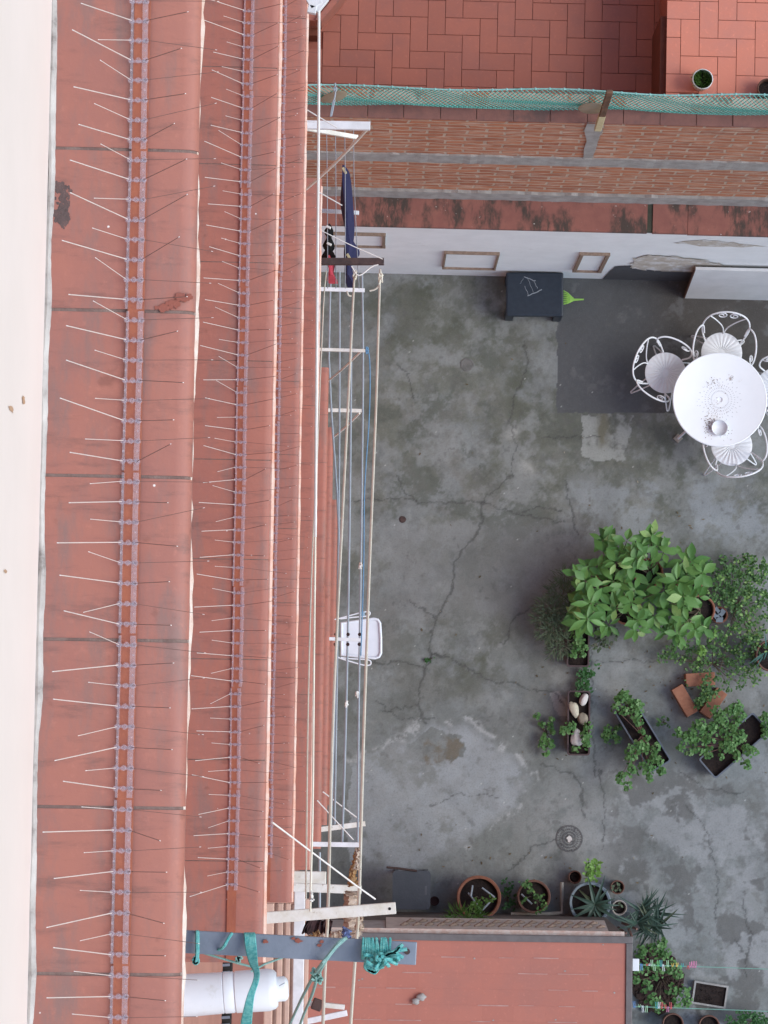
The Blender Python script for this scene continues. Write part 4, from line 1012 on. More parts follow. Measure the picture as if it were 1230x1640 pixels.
potted(992, 1454, .076, .18, 'beige_render', 'small pot with a pale cream rim beside the big aloe', fill_sticks([], [(993,1450,5,7)], 'leaf_dark'), 'potted_plant')
bush('herb', 'bright lime green herb above the blue grey pot', [(945,1388,9),(952,1395,10),(943,1400,8),(955,1385,7),(948,1408,7)], 'small', 'leaf_lime', .045, 110, .28)
t_ = thing('aloe', 'big spiky dark aloe at the shed corner', 'plant', G(1035, 1475))
fo = MB(); c_ = G(1035, 1470, .3)
for (du, dv) in ((0,0),(-14,12),(14,-6),(8,16),(-10,-10),(20,14)):
    b0 = G(1035+du, 1468+dv, U(.1,.25))
    for k in range(15):
        a = U(0, 6.28); leaf(fo, b0, (math.cos(a), math.sin(a), U(.15,1.2)), (0,0,1), U(.17,.30), U(.022,.036), U(.2,.6), .2, (.9,1,.85,.6,.35,0))
fo.build('foliage', MT['leaf_aloe'], t_)
mb = MB()
for (a, b_) in (((1000,1470),(1012,1500)),((996,1478),(1020,1488)),((990,1485),(1003,1495))): mb.tube([G(*a, .05), G(*b_, .25)], .012, 6)
mb.build('stem', MT['red_stem'], t_)
bush('shed_bush', 'geranium and dry twigs beside the shed wall under the pegs', [(1030,1525,12),(1050,1520,14),(1065,1530,12),(1025,1552,14),(1050,1555,14),(1075,1550,12),(1085,1560,8),(1035,1580,10),(1045,1600,12),(1075,1585,10),(1095,1590,12),(1085,1605,10),(1055,1612,10),(1100,1605,9),(1062,1510,9),(1020,1570,8)], 'round', 'leaf_ger', .019, 100, .35, flat=.6)
mb = MB(); c_ = G(1052, 1572, .05)
o = [(c_.x+.27*math.cos(a)*U(.8,1.1), c_.y+.33*math.sin(a)*U(.8,1.1)) for a in np.arange(0, 6.28, .3)]
mb.prism(o, -.01, .05)
for k in range(160):
    a = U(0,6.28); r_ = U(0,1)**.5; mb.box((c_.x+.25*r_*math.cos(a), c_.y+.30*r_*math.sin(a), .055), (U(.02,.06), U(.01,.02), .02), U(0,3))
MT['brown_soil'] = M('dry_leaf_litter', (.07,.04,.032), (.035,.024,.02), 40, .95, .6); tag(mb.build('soil_bed', MT['brown_soil']), kind='structure')
bush('hedge', 'dense bright green low hedge at the bottom right corner', [(1172,1632,10),(1185,1630,12),(1200,1630,12),(1215,1632,12),(1230,1630,12),(1180,1645,14),(1200,1645,14),(1220,1645,14),(1240,1640,14)], 'small', 'leaf_hedge', .03, 260, .2)
t_ = thing('seed_tray', 'dark shallow tray with a pale rim beside the shed bush', 'tray', G(1137, 1593))
c_ = G(1137, 1593, .06); a = G(1180, 1600, .06)-c_; ang = math.atan2(a.y, a.x)
mb = MB(); M4 = Matrix.Translation((c_.x, c_.y, 0)) @ Matrix.Rotation(ang, 4, 'Z')
for (x_, y_, sx, sy) in ((0,.104,.34,.018),(0,-.104,.34,.018),(-.161,0,.018,.19),(.161,0,.018,.19)): mb.box(None, (sx, sy, .07), M=M4 @ Matrix.Translation((x_, y_, .035)))
mb.build('tray_rim', MT['cement'], t_)
mb = MB(); mb.box(None, (.304, .19, .05), M=M4 @ Matrix.Translation((0,0,.025)))
for k in range(50): mb.box(None, (.012,.012,.008), M=M4 @ Matrix.Translation((U(-.14,.14), U(-.085,.085), .052)))
mb.build('soil', MT['soil'], t_)
for (u_, v_, lab) in ((1078,1640,'brown pot at the bottom edge, left of its neighbour and below the pegs'),(1136,1643,'brown pot at the bottom edge, under the dark tray')):
    potted(u_, v_, .105, .22, 'terra_dark', lab, fill_sticks([], []), 'flower_pot')

mb = MB(); rs = random.Random(21)
for k in range(170):
    if k < 110: u_, v_ = rs.gauss(1050, 110), rs.gauss(1060, 110)
    elif k < 140: u_, v_ = rs.gauss(860, 120), rs.gauss(1390, 30)
    else: u_, v_ = rs.uniform(620, 1220), rs.uniform(470, 1400)
    q = P(u_, v_, .006)
    if v_ < 460 or u_ < 600: continue
    a = rs.uniform(0, 6.28); L = rs.uniform(.012, .04); leaf(mb, q, (math.cos(a), math.sin(a), rs.uniform(0,.15)), (0,0,1), L, L*rs.uniform(.25,.5), 0, .1, (0,.8,1,.6,0))
MT['litter'] = leafmat('dry_litter', (.10,.075,.04), (.26,.20,.12), (.36,.33,.26), .9, .05)
tag(mb.build('leaf_litter', MT['litter']), 'dry leaf bits scattered on the concrete', 'leaf litter', kind='stuff')

# ------------------------------------------------------------------ table, chairs, bowl
zt_ = .73; tc_ = P(1153, 640, zt_); TB = Vector((tc_.x, tc_.y, 0)); rt = .463
tb = thing('garden_table', 'round white enamelled garden table with a parasol hole and brown crumbs', 'table', TB)
mb = MB(); mb.lathe(TB, [(.026,zt_-.012),(.026,zt_),(rt-.02,zt_),(rt-.008,zt_+.004),(rt,zt_),(rt,zt_-.025),(rt-.01,zt_-.028),(rt-.012,zt_-.010)], 96)
mb.build('table_top', MT['tabletop'], tb)
mb = MB(); mb.lathe(TB+Vector((0,0,zt_-.02)), [(0.0001,0),(.030,0),(.030,.009),(.0001,.009)], 20); mb.build('parasol_hole', MT['hole'], tb)
mb = MB()
for k in range(40):
    a = 2*math.pi*k/40
    for j in range(5):
        r_ = .085+.03*j
        if (k+j) % 2 and j > 2: continue
        q = TB+Vector((math.cos(a)*r_, math.sin(a)*r_, zt_+.0008)); mb.box(q, (.013, .0028, .001), a)
mb.build('slot_pattern', MT['slot'], tb)
ft = P(1086, 702, .02); dv_ = Vector((ft.x, ft.y, 0))-TB
for k in range(4):
    d = dv_.copy(); d.rotate(Euler((0,0,k*math.pi/2))); f = TB+d
    mb = MB(); mb.tube([f+Vector((0,0,.02)), TB+d*.55+Vector((0,0,.36)), TB+d*.35+Vector((0,0,zt_-.03))], .013, 8); lg = mb.build('leg', MT['white_metal'], tb)
    mb = MB(); mb.box(f+Vector((0,0,.012)), (.07,.07,.024), U(0,1), bev=.005); mb.build('foot', MT['grey_pipe'], lg)
mb = MB(); rs = random.Random(3)
for k in range(260):
    f = rs.random(); 
    u_ = 1140+rs.gauss(0, 10)+f*12; v_ = 640+rs.gauss(12, 18)+f*10
    if k < 110: u_ = 1135+rs.gauss(0,5); v_ = 672+rs.gauss(8,9)
    elif k < 130: u_ = 1170+rs.gauss(0,2); v_ = 606+rs.gauss(0,2)
    elif k < 165: u_ = 1140+rs.gauss(0,5); v_ = 612+rs.gauss(0,4)
    elif k < 200: u_ = 1160+rs.gauss(0,7); v_ = 690+rs.gauss(0,6)
    q = P(u_, v_, zt_+.002); s = rs.uniform(.002, .0055); mb.box(q, (s*1.6, s, s*.6), rs.uniform(0,3))
tag(mb.build('crumbs', MT['crumbs']), 'brown crumbs scattered over the white table', 'crumbs', kind='stuff')
q = P(1152, 686, zt_+.01); bq = Vector((q.x, q.y, zt_+.001))
mb = MB(); mb.lathe(bq, [(.05,0),(.07,.02),(.08,.045),(.077,.048),(.066,.022),(.045,.008),(.0001,.006)], 32)
tag(mb.build('bowl', MT['tray']), 'small white bowl on the round table', 'bowl')

def spiral(c_, r, turns, plane, start=0, sgn=1, n=22):
    o = []
    for k in range(n+1):
        f = k/n; a = start+sgn*turns*2*math.pi*f; rr = r*(1-.78*f)
        o.append(c_+plane[0]*(math.cos(a)*rr)+plane[1]*(math.sin(a)*rr))
    return o
def smooth(pts, it=2):
    pts = [Vector(p_) for p_ in pts]
    for _ in range(it):
        o = [pts[0]]
        for a, b_ in zip(pts[:-1], pts[1:]): o += [a.lerp(b_, .25), a.lerp(b_, .75)]
        o.append(pts[-1]); pts = o
    return pts
def make_chair():
    c = thing('garden_chair', 'x', 'chair'); WMt = MT['white_metal']; r = .0085
    mb = MB(); n = 72; prof = [(.035,.452),(.04,.456),(.19,.458),(.203,.452),(.203,.438),(.19,.436)]
    mb.lathe((0,0,0), [(0.0001,.455)]+prof, n)
    for i, v_ in enumerate(mb.v):
        ring, k = divmod(i, n)
        if ring == 3 and False: pass
        if ring in (2, 3) and k % 3 == 0: v_.z -= .007
    mb.build('seat', WMt, c)
    mb = MB()
    arch = [(-.175,-.11,.45),(-.235,-.20,.58),(-.225,-.275,.72),(-.15,-.33,.82),(0,-.355,.86)]
    arch += [(-p_[0], p_[1], p_[2]) for p_ in arch[-2::-1]]
    mb.tube(smooth(arch), r, 7); mb.build('back_frame', WMt, c)
    mb = MB(); X_ = Vector((1,0,0)); Z_ = Vector((0,-.32,.95)).normalized()
    for s in (-1, 1):
        mb.tube(smooth([(0,-.195,.455),(s*.02,-.24,.58),(s*.10,-.285,.68),(s*.175,-.31,.76)]), r*.75, 6)
        mb.tube(spiral(Vector((s*.062,-.325,.765)), .058, 1.5, (X_*s, Z_), math.pi*.1), r*.7, 6)
    mb.build('back_scroll', WMt, c)
    for s in (-1, 1):
        mb = MB(); mb.tube(smooth([(s*.20,-.17,.55),(s*.225,-.245,.665),(s*.29,-.17,.69),(s*.315,-.02,.67),(s*.295,.12,.63),(s*.235,.16,.56),(s*.19,.09,.45)]), r, 7)
        mb.tube(spiral(Vector((s*.275,.06,.61)), .048, 1.4, (Vector((0,1,0)), Vector((-s*.45,0,.85))), 0), r*.75, 6); mb.build('armrest', WMt, c)
    for a in (38, 142, 218, 322):
        d = Vector((math.cos(R(a)), math.sin(R(a)), 0)); s_ = Vector((-d.y, d.x, 0))
        rr = .33; foot = d*rr
        mb = MB(); mb.tube(smooth([d*.15+s_*.045+Vector((0,0,.44)), foot+s_*.012+Vector((0,0,.03)), foot+d*.008+Vector((0,0,.008)), foot-s_*.012+Vector((0,0,.03)), d*.15-s_*.045+Vector((0,0,.44))], 1), r*.85, 6); mb.build('leg', WMt, c)
    return c
ch0 = make_chair()
for i, (u_, v_, fu_, fv_, lab) in enumerate(((1066,597,1153,640,'white scrollwork chair left of the round table, facing right'),(1156,565,1150,640,'white scrollwork chair above the round table, its back to the white wall'),
        (1172,713,1156,640,'white scrollwork chair below the round table, seat half under it'),(1243,622,1153,634,'white scrollwork chair cut by the right edge of the photo'))):
    o = ch0 if i == 0 else copy_tree(ch0)
    q = P(u_, v_, .455); f = P(fu_, fv_, .455)-q
    o.location = (q.x, q.y, 0); o.rotation_euler = (0, 0, math.atan2(f.y, f.x)-math.pi/2); o['label'] = lab; o['group'] = 'white garden chairs'

# ------------------------------------------------------------------ black table, rake, leaning board, floor fittings
q0, q1, q2, q3 = [P(u_, v_, .38) for u_, v_ in ((811,428),(903,430),(902,499),(809,498))]
bt = thing('black_side_table', 'square black plastic table with a chalk scribble on top, against the white wall', 'table', ((q0.x+q2.x)/2, (q0.y+q2.y)/2, 0))
cxm, cym = (q0.x+q1.x)/2, (q0.y+q3.y)/2; W_, D_ = q1.x-q0.x, q0.y-q3.y; cym = min(cym, YW-.02-D_/2)
mb = MB(); mb.box((cxm, cym, .355), (W_, D_, .05), R(.6), bev=.018)
mb.box((cxm, cym, .295), (W_*.96, D_*.96, .08), R(.6), bev=.01); mb.build('table_top', MT['black_plastic'], bt)
for sx in (-1, 1):
    for sy in (-1, 1):
        mb = MB(); mb.bar((cxm+sx*(W_/2-.045), cym+sy*(D_/2-.05), .30), (cxm+sx*(W_/2-.045), cym+sy*(D_/2-.045)-.0, 0), .085, .085, .01, up=Vector((0,1,0))); mb.build('leg', MT['black_plastic'], bt)
mb = MB()
def ck(a, b_, w_):
    def cp(p_): return P(790+p_[0]/5.857, 410+p_[1]/5.857, .382)
    pts = [cp((a[0]+(b_[0]-a[0])*k/6+U(-4,4), a[1]+(b_[1]-a[1])*k/6+U(-4,4))) for k in range(7)]; mb.tube([Vector((p_.x, p_.y, .3808)) for p_ in pts], w_, 4)
ck((290,195),(395,235),.0045); ck((325,375),(455,315),.0045); ck((295,280),(330,370),.0025); ck((320,200),(375,340),.002); ck((385,240),(415,305),.0025); ck((285,205),(250,260),.0015)
mb.build('chalk_scribble', MT['chalk'], bt)
rk = thing('hand_rake', 'lime green fan shaped hand rake poking out from the black table', 'rake', G(915, 478))
mb = MB()
for k in range(7):
    f = (k-3)/3; a = P(919, 479, .25); b_ = P(899, 476+f*12, .25); mb.tube([a, a.lerp(b_, .5)+Vector((0, -f*.01, .01)), b_], [.006,.008,.006], 6)
vs_ = [P(919,477,.255), P(908,470,.262), P(908,487,.262), P(919,482,.255)]
mb.add([vs_[0], vs_[1], vs_[2], vs_[3]], [(0,1,2,3)]); mb.build('fan_head', MT['lime'], rk)
mb = MB(); mb.tube([P(917,480,.25), P(935,479.5,.25)], [.013,.007], 8); mb.build('handle', MT['lime'], rk)
bd = thing('leaning_board', 'big off white board leaning on the white wall near the chairs', 'board', G(1160, 470))
bl = G(1097, 470); zb_ = PY(1115, 424, YW-.03).z; tl = Vector((PY(1115, 423, YW-.03).x, YW-.03, zb_))
dn = (tl-Vector((bl.x, bl.y, 0)))
xr = 5.6; bl.z = 0
e = Vector((1, 0, 0)); nrm = e.cross(dn).normalized(); 
vs_ = [bl, Vector((xr, bl.y, 0)), Vector((xr, tl.y, tl.z)), tl]; th = nrm*.03
if nrm.y > 0: th = -th
mb = MB(); mb.add([p_+th for p_ in vs_]+vs_, [(0,1,2,3),(7,6,5,4),(0,4,5,1),(1,5,6,2),(2,6,7,3)]); mb.build('panel', MT['board'], bd)
mb = MB(); mb.bar(bl+th*.5+Vector((-.006,0,.002)), tl+th*.5+Vector((-.006,0,0)), .012, .036, up=nrm); mb.build('edge_strip', MT['rust_edge'], bd)
def disc(u_, v_, r, mat_, name, label, cat, z=.006):
    c_ = G(u_, v_); mb = MB(); mb.lathe((c_.x, c_.y, z), [(r,-.008),(r,0),(r*.8,.003),(r*.75,0),(.0001,.001)], 26, wob=.03); return tag(mb.build(name, mat_), label, cat)
MT['cap'] = M('worn_cap', (.17,.165,.155), (.12,.12,.11), 16, .9, .4)
disc(748, 584, .068, MT['cap'], 'manhole', 'worn round cap set in the concrete above the long crack', 'drain cap')
disc(645, 832, .034, MT['rust'], 'manhole', 'small rusty round cap in the floor near the clotheslines', 'drain cap')
t_ = thing('floor_drain', 'round dark floor drain with a pale centre, above the pots', 'drain', G(912, 1343))
c_ = G(912, 1343); mb = MB()
for k in range(30):
    a = 2*math.pi*k/30
    for j in range(4):
        r_ = .035+.028*j; mb.box((c_.x+r_*math.cos(a+.05*j), c_.y+r_*math.sin(a+.05*j), .006), (.018*U(.6,1.2), .009*U(.7,1.2), .006), a+U(-.3,.3))
mb.lathe((c_.x,c_.y,.004), [(.135,-.006),(.135,.002),(.125,.003),(.122,-.004)], 30); mb.build('grate', MT['grate'], t_)
mb = MB(); o = splat(c_, (.03,.036), 14, 9); mb.prism(o, .004, .014); mb.build('drain_centre', MT['stone'], t_)
# grey crate lid / stool and stick, L shaped pipe
t_ = thing('plastic_stool', 'slate grey plastic stool standing by the shed wall', 'stool', G(660, 1428))
a = P(629, 1394, .42); b_ = P(689, 1457, .42); cxm, cym = (a.x+b_.x)/2, (a.y+b_.y)/2
mb = MB(); o = []
for sx, sy, a0 in ((1,1,0),(-1,1,90),(-1,-1,180),(1,-1,270)):
    for k in range(5): an = R(a0+22.5*k); o.append((cxm+sx*((b_.x-a.x)/2-.035)+.035*math.cos(an), cym+sy*((a.y-b_.y)/2-.035)+.035*math.sin(an)))
mb.prism(o, .39, .42); mb.build('seat', MT['slate_plastic'], t_)
mb = MB(); q = P(682, 1426, .42); mb.box((q.x, q.y, .4205), (.022, .085, .003)); MT['slate_light'] = M('slate_plastic_light', (.14,.15,.17), None, 10, .6, 0); mb.build('hand_slot', MT['slate_light'], t_)
for sx in (-1, 1):
    for sy in (-1, 1): mb = MB(); mb.bar((cxm+sx*.13, cym+sy*.14, .39), (cxm+sx*.15, cym+sy*.16, 0), .04, .04, .005, up=Vector((0,1,0))); mb.build('leg', MT['slate_plastic'], t_)
mb = MB(); mb.tube([P(619,1389,.44), P(640,1391,.43), P(668,1395,.425)], .011, 6); tag(mb.build('dark_stick', MT['rust']), 'dark stick lying across the corner of the grey stool', 'stick')
q = G(696, 1443, .1); mb = MB(); mb.lathe((q.x,q.y,0), [(.03,0),(.045,.08),(.047,.1),(.038,.1),(.036,.08)], 16); tag(mb.build('small_pot', MT['maroon']), 'tiny dark maroon pot right of the grey stool', 'pot')
mb = MB(); mb.tube([P(900,1413,.15), P(900,1440,.15), P(900,1462,.15), P(870,1464,.15), P(818,1464,.15)], .02, 8); tag(mb.build('cream_pipe', MT['grey_pipe']), 'cream pipe bent in an L beside the blue grey pot', 'pipe')

# ------------------------------------------------------------------ shed at the bottom
ZS = 2.9
a = P(1013, 1500, ZS); XS1 = a.x; YS = a.y; XS0 = XW+.01
sh = thing('lean_to_shed', 'low shed with a dusky red tiled flat roof and grey edging', 'shed', (.6, YS-.5, 0))
mb = MB(); mb.box(((XS0+XS1-.02)/2, YS-1.02, ZS/2-.04), (XS1-XS0-.02, 2.0, ZS-.08)); mb.build('wall', MT['wall_dark'], sh)
mb = MB(); xr_ = P(1002, 1560, ZS).x; yr_ = P(800, 1508, ZS).y; tw, tl_ = .281, .14
rows = 16
for j in range(rows):
    y1_ = yr_-j*tl_; x = XS0+.004-(j % 2)*.14
    while x < xr_:
        xa = max(x, XS0+.004); xb = min(x+tw, xr_)
        if xb-xa > .02:
            q = MB(); q.box(((xa+xb)/2, y1_-tl_/2, ZS-.01), (xb-xa-.0004, tl_-.0005, .02)); mb.add(q.v, q.f)
        x += tw
roof = mb.build('roof', MT['tile_roof'], sh)
mb = MB(); mb.box(((XS0+xr_)/2, yr_-rows*tl_/2, ZS-.022), (xr_-XS0-.01, rows*tl_-.01, .035)); mb.build('joint_bed', MT['tile_roof'], roof)
mb = MB()
for j in range(rows):
    x = XS0+.2
    while x < xr_-.3:
        L = U(.12, .30)
        if random.random() < .75: mb.box((x+L/2, yr_-(j+1)*tl_+U(-.003,.003), ZS+.0006), (L, U(.005,.011), .004), U(-.006,.006))
        x += L+U(.04,.25)
tag(mb.build('pale_joint', MT['roof_pale'], roof), kind='stuff')
mb = MB(); mb.box(((XS0+XS1)/2, (YS+yr_)/2, ZS-.015), (XS1-XS0, YS-yr_-.002, .06), bev=.004)
mb.box(((xr_+XS1)/2+.001, yr_-rows*tl_/2, ZS-.015), (XS1-xr_-.002, rows*tl_, .06), bev=.004); mb.build('edge_trim', MT['grey_trim'], sh)
# cream eave moulding and row of little tiles on the yard side
zE = ZS-.10; xe1 = P(1000, 1494, zE).x; yE = P(800, 1484, zE-.1).y
mb = MB(); mb.profile_x([(YS-.03, zE-.03), (YS+.03, zE-.03), (YS+.035, zE), (YS+.02, zE+.012), (YS-.03, zE+.012)], XS0+.3, xe1); mb.build('eave_moulding', MT['worn_white'], sh)
yw2 = PY(800, 1468, YS).y
zF = zE-.55; yF = P(800, 1472, zF).y
mb = MB(); mb.profile_x([(YS-.03, zE-.05), (YS+.02, zE-.05), (yF, zF), (yF, zF-.05), (YS-.03, zF-.05)], P(618,1480,zF).x, P(968,1480,zF).x); mb.build('sloping_canopy', MT['beige_render'], sh)
mb = MB(); mb.profile_x([(YS-.03, zE-.055), (YS+.018, zE-.055), (yF-.03, zF+.02), (yF-.03, zF-.04), (YS-.03, zF-.04)], XS0+.02, P(617,1480,zF).x); mb.build('side_canopy', MT['cement'], sh)
mb = MB(); x = P(642,1484,zE-.28).x; xq = P(962,1484,zE-.28).x; k = 0
while x < xq:
    f = .35+.28*(k % 2); c0 = Vector((x, YS+.02+(yF-YS-.02)*f, zE-.05+(zF-zE+.05)*f+.006)); c1 = c0+Vector((.07, (yF-YS)*.1, -.055))
    mb.tube([c0, c0.lerp(c1, .5)+Vector((0,.008,.008)), c1], [.012,.022,.014], 6); x += .055; k += 1
mb.build('tile_row', MT['frame_wood'], sh)
# stone on the roof
q = P(671, 1600, ZS+.02); t_ = thing('rubble_lump', 'grey dumbbell shaped lump of cement on the shed roof', 'rubble', q)
bm = bmesh.new(); bmesh.ops.create_icosphere(bm, subdivisions=3, radius=1); mb = MB()
for dx, dy, s in ((-.03,-.02,.036),(.02,.018,.042)):
    mb.add([q+Vector((dx+v__.co.x*s*(1+.15*math.sin(5*v__.co.y+dx*50)), dy+v__.co.y*s*.8*(1+.12*math.sin(4*v__.co.x)), v__.co.z*.025+.006)) for v__ in bm.verts], [[w_.index for w_ in f.verts] for f in bm.faces], True)
bm.free(); mb.build('lump', MT['cement'], t_)
mb = MB()
for (u_, v_) in ((575,1570),(966,1513),(580,1568),(890,1633),(790,1634),(984,1590),(632,1528),(760,1535),(905,1555)):
    q = P(u_, v_, ZS+.001); mb.prism(splat(q, (.010,.008), 9, int(u_)), ZS-.001, ZS+.003)
tag(mb.build('roof_grit', MT['cement']), 'pale grit scattered on the red shed roof', 'grit', kind='stuff')

# peg lines from the shed to the right
ZL = 2.0
def pegline(v0, v1, label, pegs, br):
    a = P(1016, v0, ZL); b_ = P(1330, v1, ZL)
    mb = MB(); mb.tube([a.lerp(b_, k/10)-Vector((0,0,.03*math.sin(math.pi*k/10))) for k in range(11)], .0035, 6); tag(mb.build('clothesline', MT['green_line']), label, 'clothesline')
    if br:
        mb = MB(); q = P(1018, v0, ZL); mb.box((q.x, q.y, ZL), (.06, .11, .05), bev=.004); mb.bar((q.x-.02, q.y, ZL), (XS1-.005, q.y, ZL), .03, .02); tag(mb.build('line_bracket', MT['pvc']), 'white bracket block holding the upper green line on the shed corner', 'bracket')
    for (u_, c_, up) in pegs:
        f = (u_-1016)/(1330-1016); q = a.lerp(b_, f)-Vector((0,0,.03*math.sin(math.pi*f)))
        mb = MB(); tilt = U(-.25,.25)
        for s in (-1, 1):
            mb.bar(q+Vector((s*.006, -.012*up, -.004)), q+Vector((s*.008+tilt*.03, .05*up, .004+U(-.01,.01))), .006, .010, .001)
        mb.lathe(q+Vector((0,0,-.005)), [(.006,0),(.007,.006),(.005,.011)], 8)
        o = mb.build('clothes_peg', MT['peg_'+c_]); tag(o, 'x', 'peg', 'clothes pegs on the green lines'); PEGS.append((o, c_, br, u_))
PEGS = []
pegline(1545, 1556, 'upper thin green line with pegs, running right from the shed corner', [(1027,'blue',-1),(1036,'red',.3),(1040,'white',.3),(1044,'lightgreen',1),(1048,'lightgreen',-1),(1054,'green',1),(1059,'teal',1),(1062,'white',-1),(1070,'lightgreen',1),(1077,'yellow',.5),(1084,'yellow',.6),(1090,'green',-.5),(1094,'teal',.5),(1102,'red',-.5),(1106,'pink',.8),(1110,'pink',1),(1114,'pink',1)], True)
pegline(1612, 1624, 'lower thin green line with pegs, above the bottom right hedge', [(1016,'blue',1),(1023,'lightgreen',.4),(1029,'white',-1),(1036,'lightgreen',-1),(1052,'teal',1),(1055,'white',1),(1060,'red',1),(1066,'red',.6),(1070,'pink',-.8),(1075,'red',1)], False)
from collections import Counter
cn = Counter((c_, br) for o, c_, br, u_ in PEGS); seen = Counter()
for o, c_, br, u_ in PEGS:
    nm = {'lightgreen': 'pale green'}.get(c_, c_); ln = 'upper' if br else 'lower'
    seen[(c_, br)] += 1
    if cn[(c_, br)] == 1: o['label'] = 'only '+nm+' clothes peg on the '+ln+' green line'
    else: o['label'] = nm+' clothes peg on the '+ln+' green line, '+ORD[seen[(c_, br)]-1].replace('topmost', 'nearest')+' '+nm+' one from the shed'
# pots on the raised platform
t_ = thing('potted_plant', 'white pot of short green grass on the raised tile platform', 'plant', P(1124, 126, zp))
q = P(1124, 124, zp+.16); c_ = Vector((q.x, q.y, zp)); pot_mesh(c_, .083, .17, MT['white_paint'], t_, rim=.008)
fo = MB()
for k in range(500): a = U(0,6.28); r_ = .07*U(0,1)**.5; leaf(fo, c_+Vector((r_*math.cos(a), r_*math.sin(a), .12)), (math.cos(a)*.3+U(-.3,.3), math.sin(a)*.3+U(-.3,.3), 1), (1,0,0), U(.05,.08), .006, .2, .05, (.8,1,.6,0))
fo.build('foliage', MT['leaf_grass'], t_)
q = P(1228, 138, zp+.12); c_ = Vector((q.x, q.y, zp)); t_ = thing('flower_pot', 'dark empty flower pot at the right edge of the raised platform', 'pot', c_); pot_mesh(c_, .082, .13, MT['terra_dark'], t_, rim=.01)

for o in list(bpy.data.objects):
    if o.parent is None and (o.name.split('.')[0] in ('garden_wall','wall_frame','brick_wall','safety_net','net_post','round_plate','oval_tag','roof_terrace','terrace_platform','red_parapet','dark_box','leaning_board') or (o.location.y > YC and 'category' in o)):
        pv = Vector((P(760, 441, 0).x, YW, 0)); q = o.location-pv; q.rotate(Euler((0,0,-.0095))); o.location = pv+q; o.rotation_euler.z += -.0095

# ------------------------------------------------------------------ clothesline brackets on the facade
def arm(name, a, b_, wd, ht, mat_, label, dep, brace=None, to_wall=True, depb=None):
    A = PD(a[0], a[1], dep); B = PD(b_[0], b_[1], depb or dep)
    if to_wall:
        d = (A-B); k = (XW-.02-B.x)/d.x if abs(d.x) > 1e-6 else 1; A = B+d*max(k, 1)
    t_ = thing(name, label, 'bracket', A, 'clothesline brackets on the facade')
    mb = MB(); mb.bar(A, B, wd, ht, .003); mb.build('arm', MT[mat_], t_)
    if brace:
        (b0, b1, z0, z1, rr, mt) = brace
        mb = MB(); p0 = PD(b0[0], b0[1], z0); p1 = PD(b1[0], b1[1], z1); m_ = p0.lerp(p1, .5)+Vector((.0, -.01, -.03)); mb.tube(smooth([p0, m_, p1], 2), rr, 8); mb.build('brace', MT[mt], t_)
    return t_
t_ = arm('line_bracket', (494,8), (513,-2), .045, .03, 'white_paint', 'white bracket tip at the very top of the facade', 7.2, to_wall=False)
mb = MB(); mb.bar(PD(493,14,7.2), PD(507,17,7.2), .03, .03, .003); mb.bar(PD(505,17,7.2), PD(522,-4,7.2), .03, .025, .003); mb.build('end_plate', MT['white_paint'], t_)
arm('line_bracket', (489,200), (593,202), .042, .03, 'white_paint', 'white flat bracket with curved brace near the top of the facade', 10.0, ((588,207),(490,303),10.05,10.9,.008,'white_old'))
mb = MB(); mb.bar(PD(480,204,10.15), PD(572,220,10.3), .022, .02); tag(mb.build('bracket_stay', MT['white_old']), 'thin whitish stay slanting below the top white bracket', 'stay')
arm('line_bracket', (505,337), (575,341), .026, .02, 'white_paint', 'thin white bracket crossing behind the hanging navy cloth', 13.0)
arm('line_bracket', (518,419), (615,419), .042, .04, 'rust', 'rusty brown bracket bar holding the cream lines', 12.15)
arm('line_bracket', (508,463), (584,465), .030, .02, 'white_paint', 'white bracket just below the rusty bar', 15.0)
arm('line_bracket', (520,560), (590,562), .022, .03, 'white_old', 'weathered bracket with blue rope knotted at its tip', 14.0, ((578,563),(518,616),14.05,14.8,.007,'white_old'))
arm('line_bracket', (530,657), (580,658), .03, .03, 'white_old', 'small old white bracket in the middle of the yard side, above the tray', 16.5, ((576,662),(527,706),16.5,17.0,.008,'white_old'))
arm('line_spreader', (527,1023), (579,1025), .024, .02, 'white_paint', 'short white spreader bar across the slate lines, over the white tray', 13.95, to_wall=False)
arm('line_bracket', (516,1328), (585,1319), .04, .03, 'white_old', 'upper of two slim white brackets near the fifth sill end', 16.0)
arm('line_bracket', (510,1352), (577,1353), .032, .03, 'white_paint', 'lower of two slim white brackets near the fifth sill end', 13.5)
arm('line_bracket', (474,1421), (579,1425), .042, .035, 'white_old', 'stained white bracket beside the short white sill', 10.0)
t_ = arm('line_bracket', (425,1470), (634,1454), .045, .03, 'white_old', 'longest cream and white bracket, crossing just above the grey bar', 7.9)
mb = MB(); q = PD(624, 1455, 7.9); mb.lathe(q+Vector((0,0,.0155)), [(.0001,0),(.006,0),(.006,.001),(.0001,.001)], 10); mb.build('bolt_hole', MT['hole'], t_)
arm('line_bracket', (455,1603), (552,1613), .03, .03, 'white_old', 'short dirty bracket under the turquoise ropes', 12.5)
arm('line_bracket', (452,1644), (556,1622), .034, .03, 'white_paint', 'slanting white bracket at the bottom edge', 12.0)
mb = MB(); mb.bar(PD(500,1606,12.45), PD(516,1612,12.45), .07, .05, .01); tag(mb.build('bracket_clamp', MT['rust']), 'dark rusty clamp on the short dirty bracket', 'clamp')
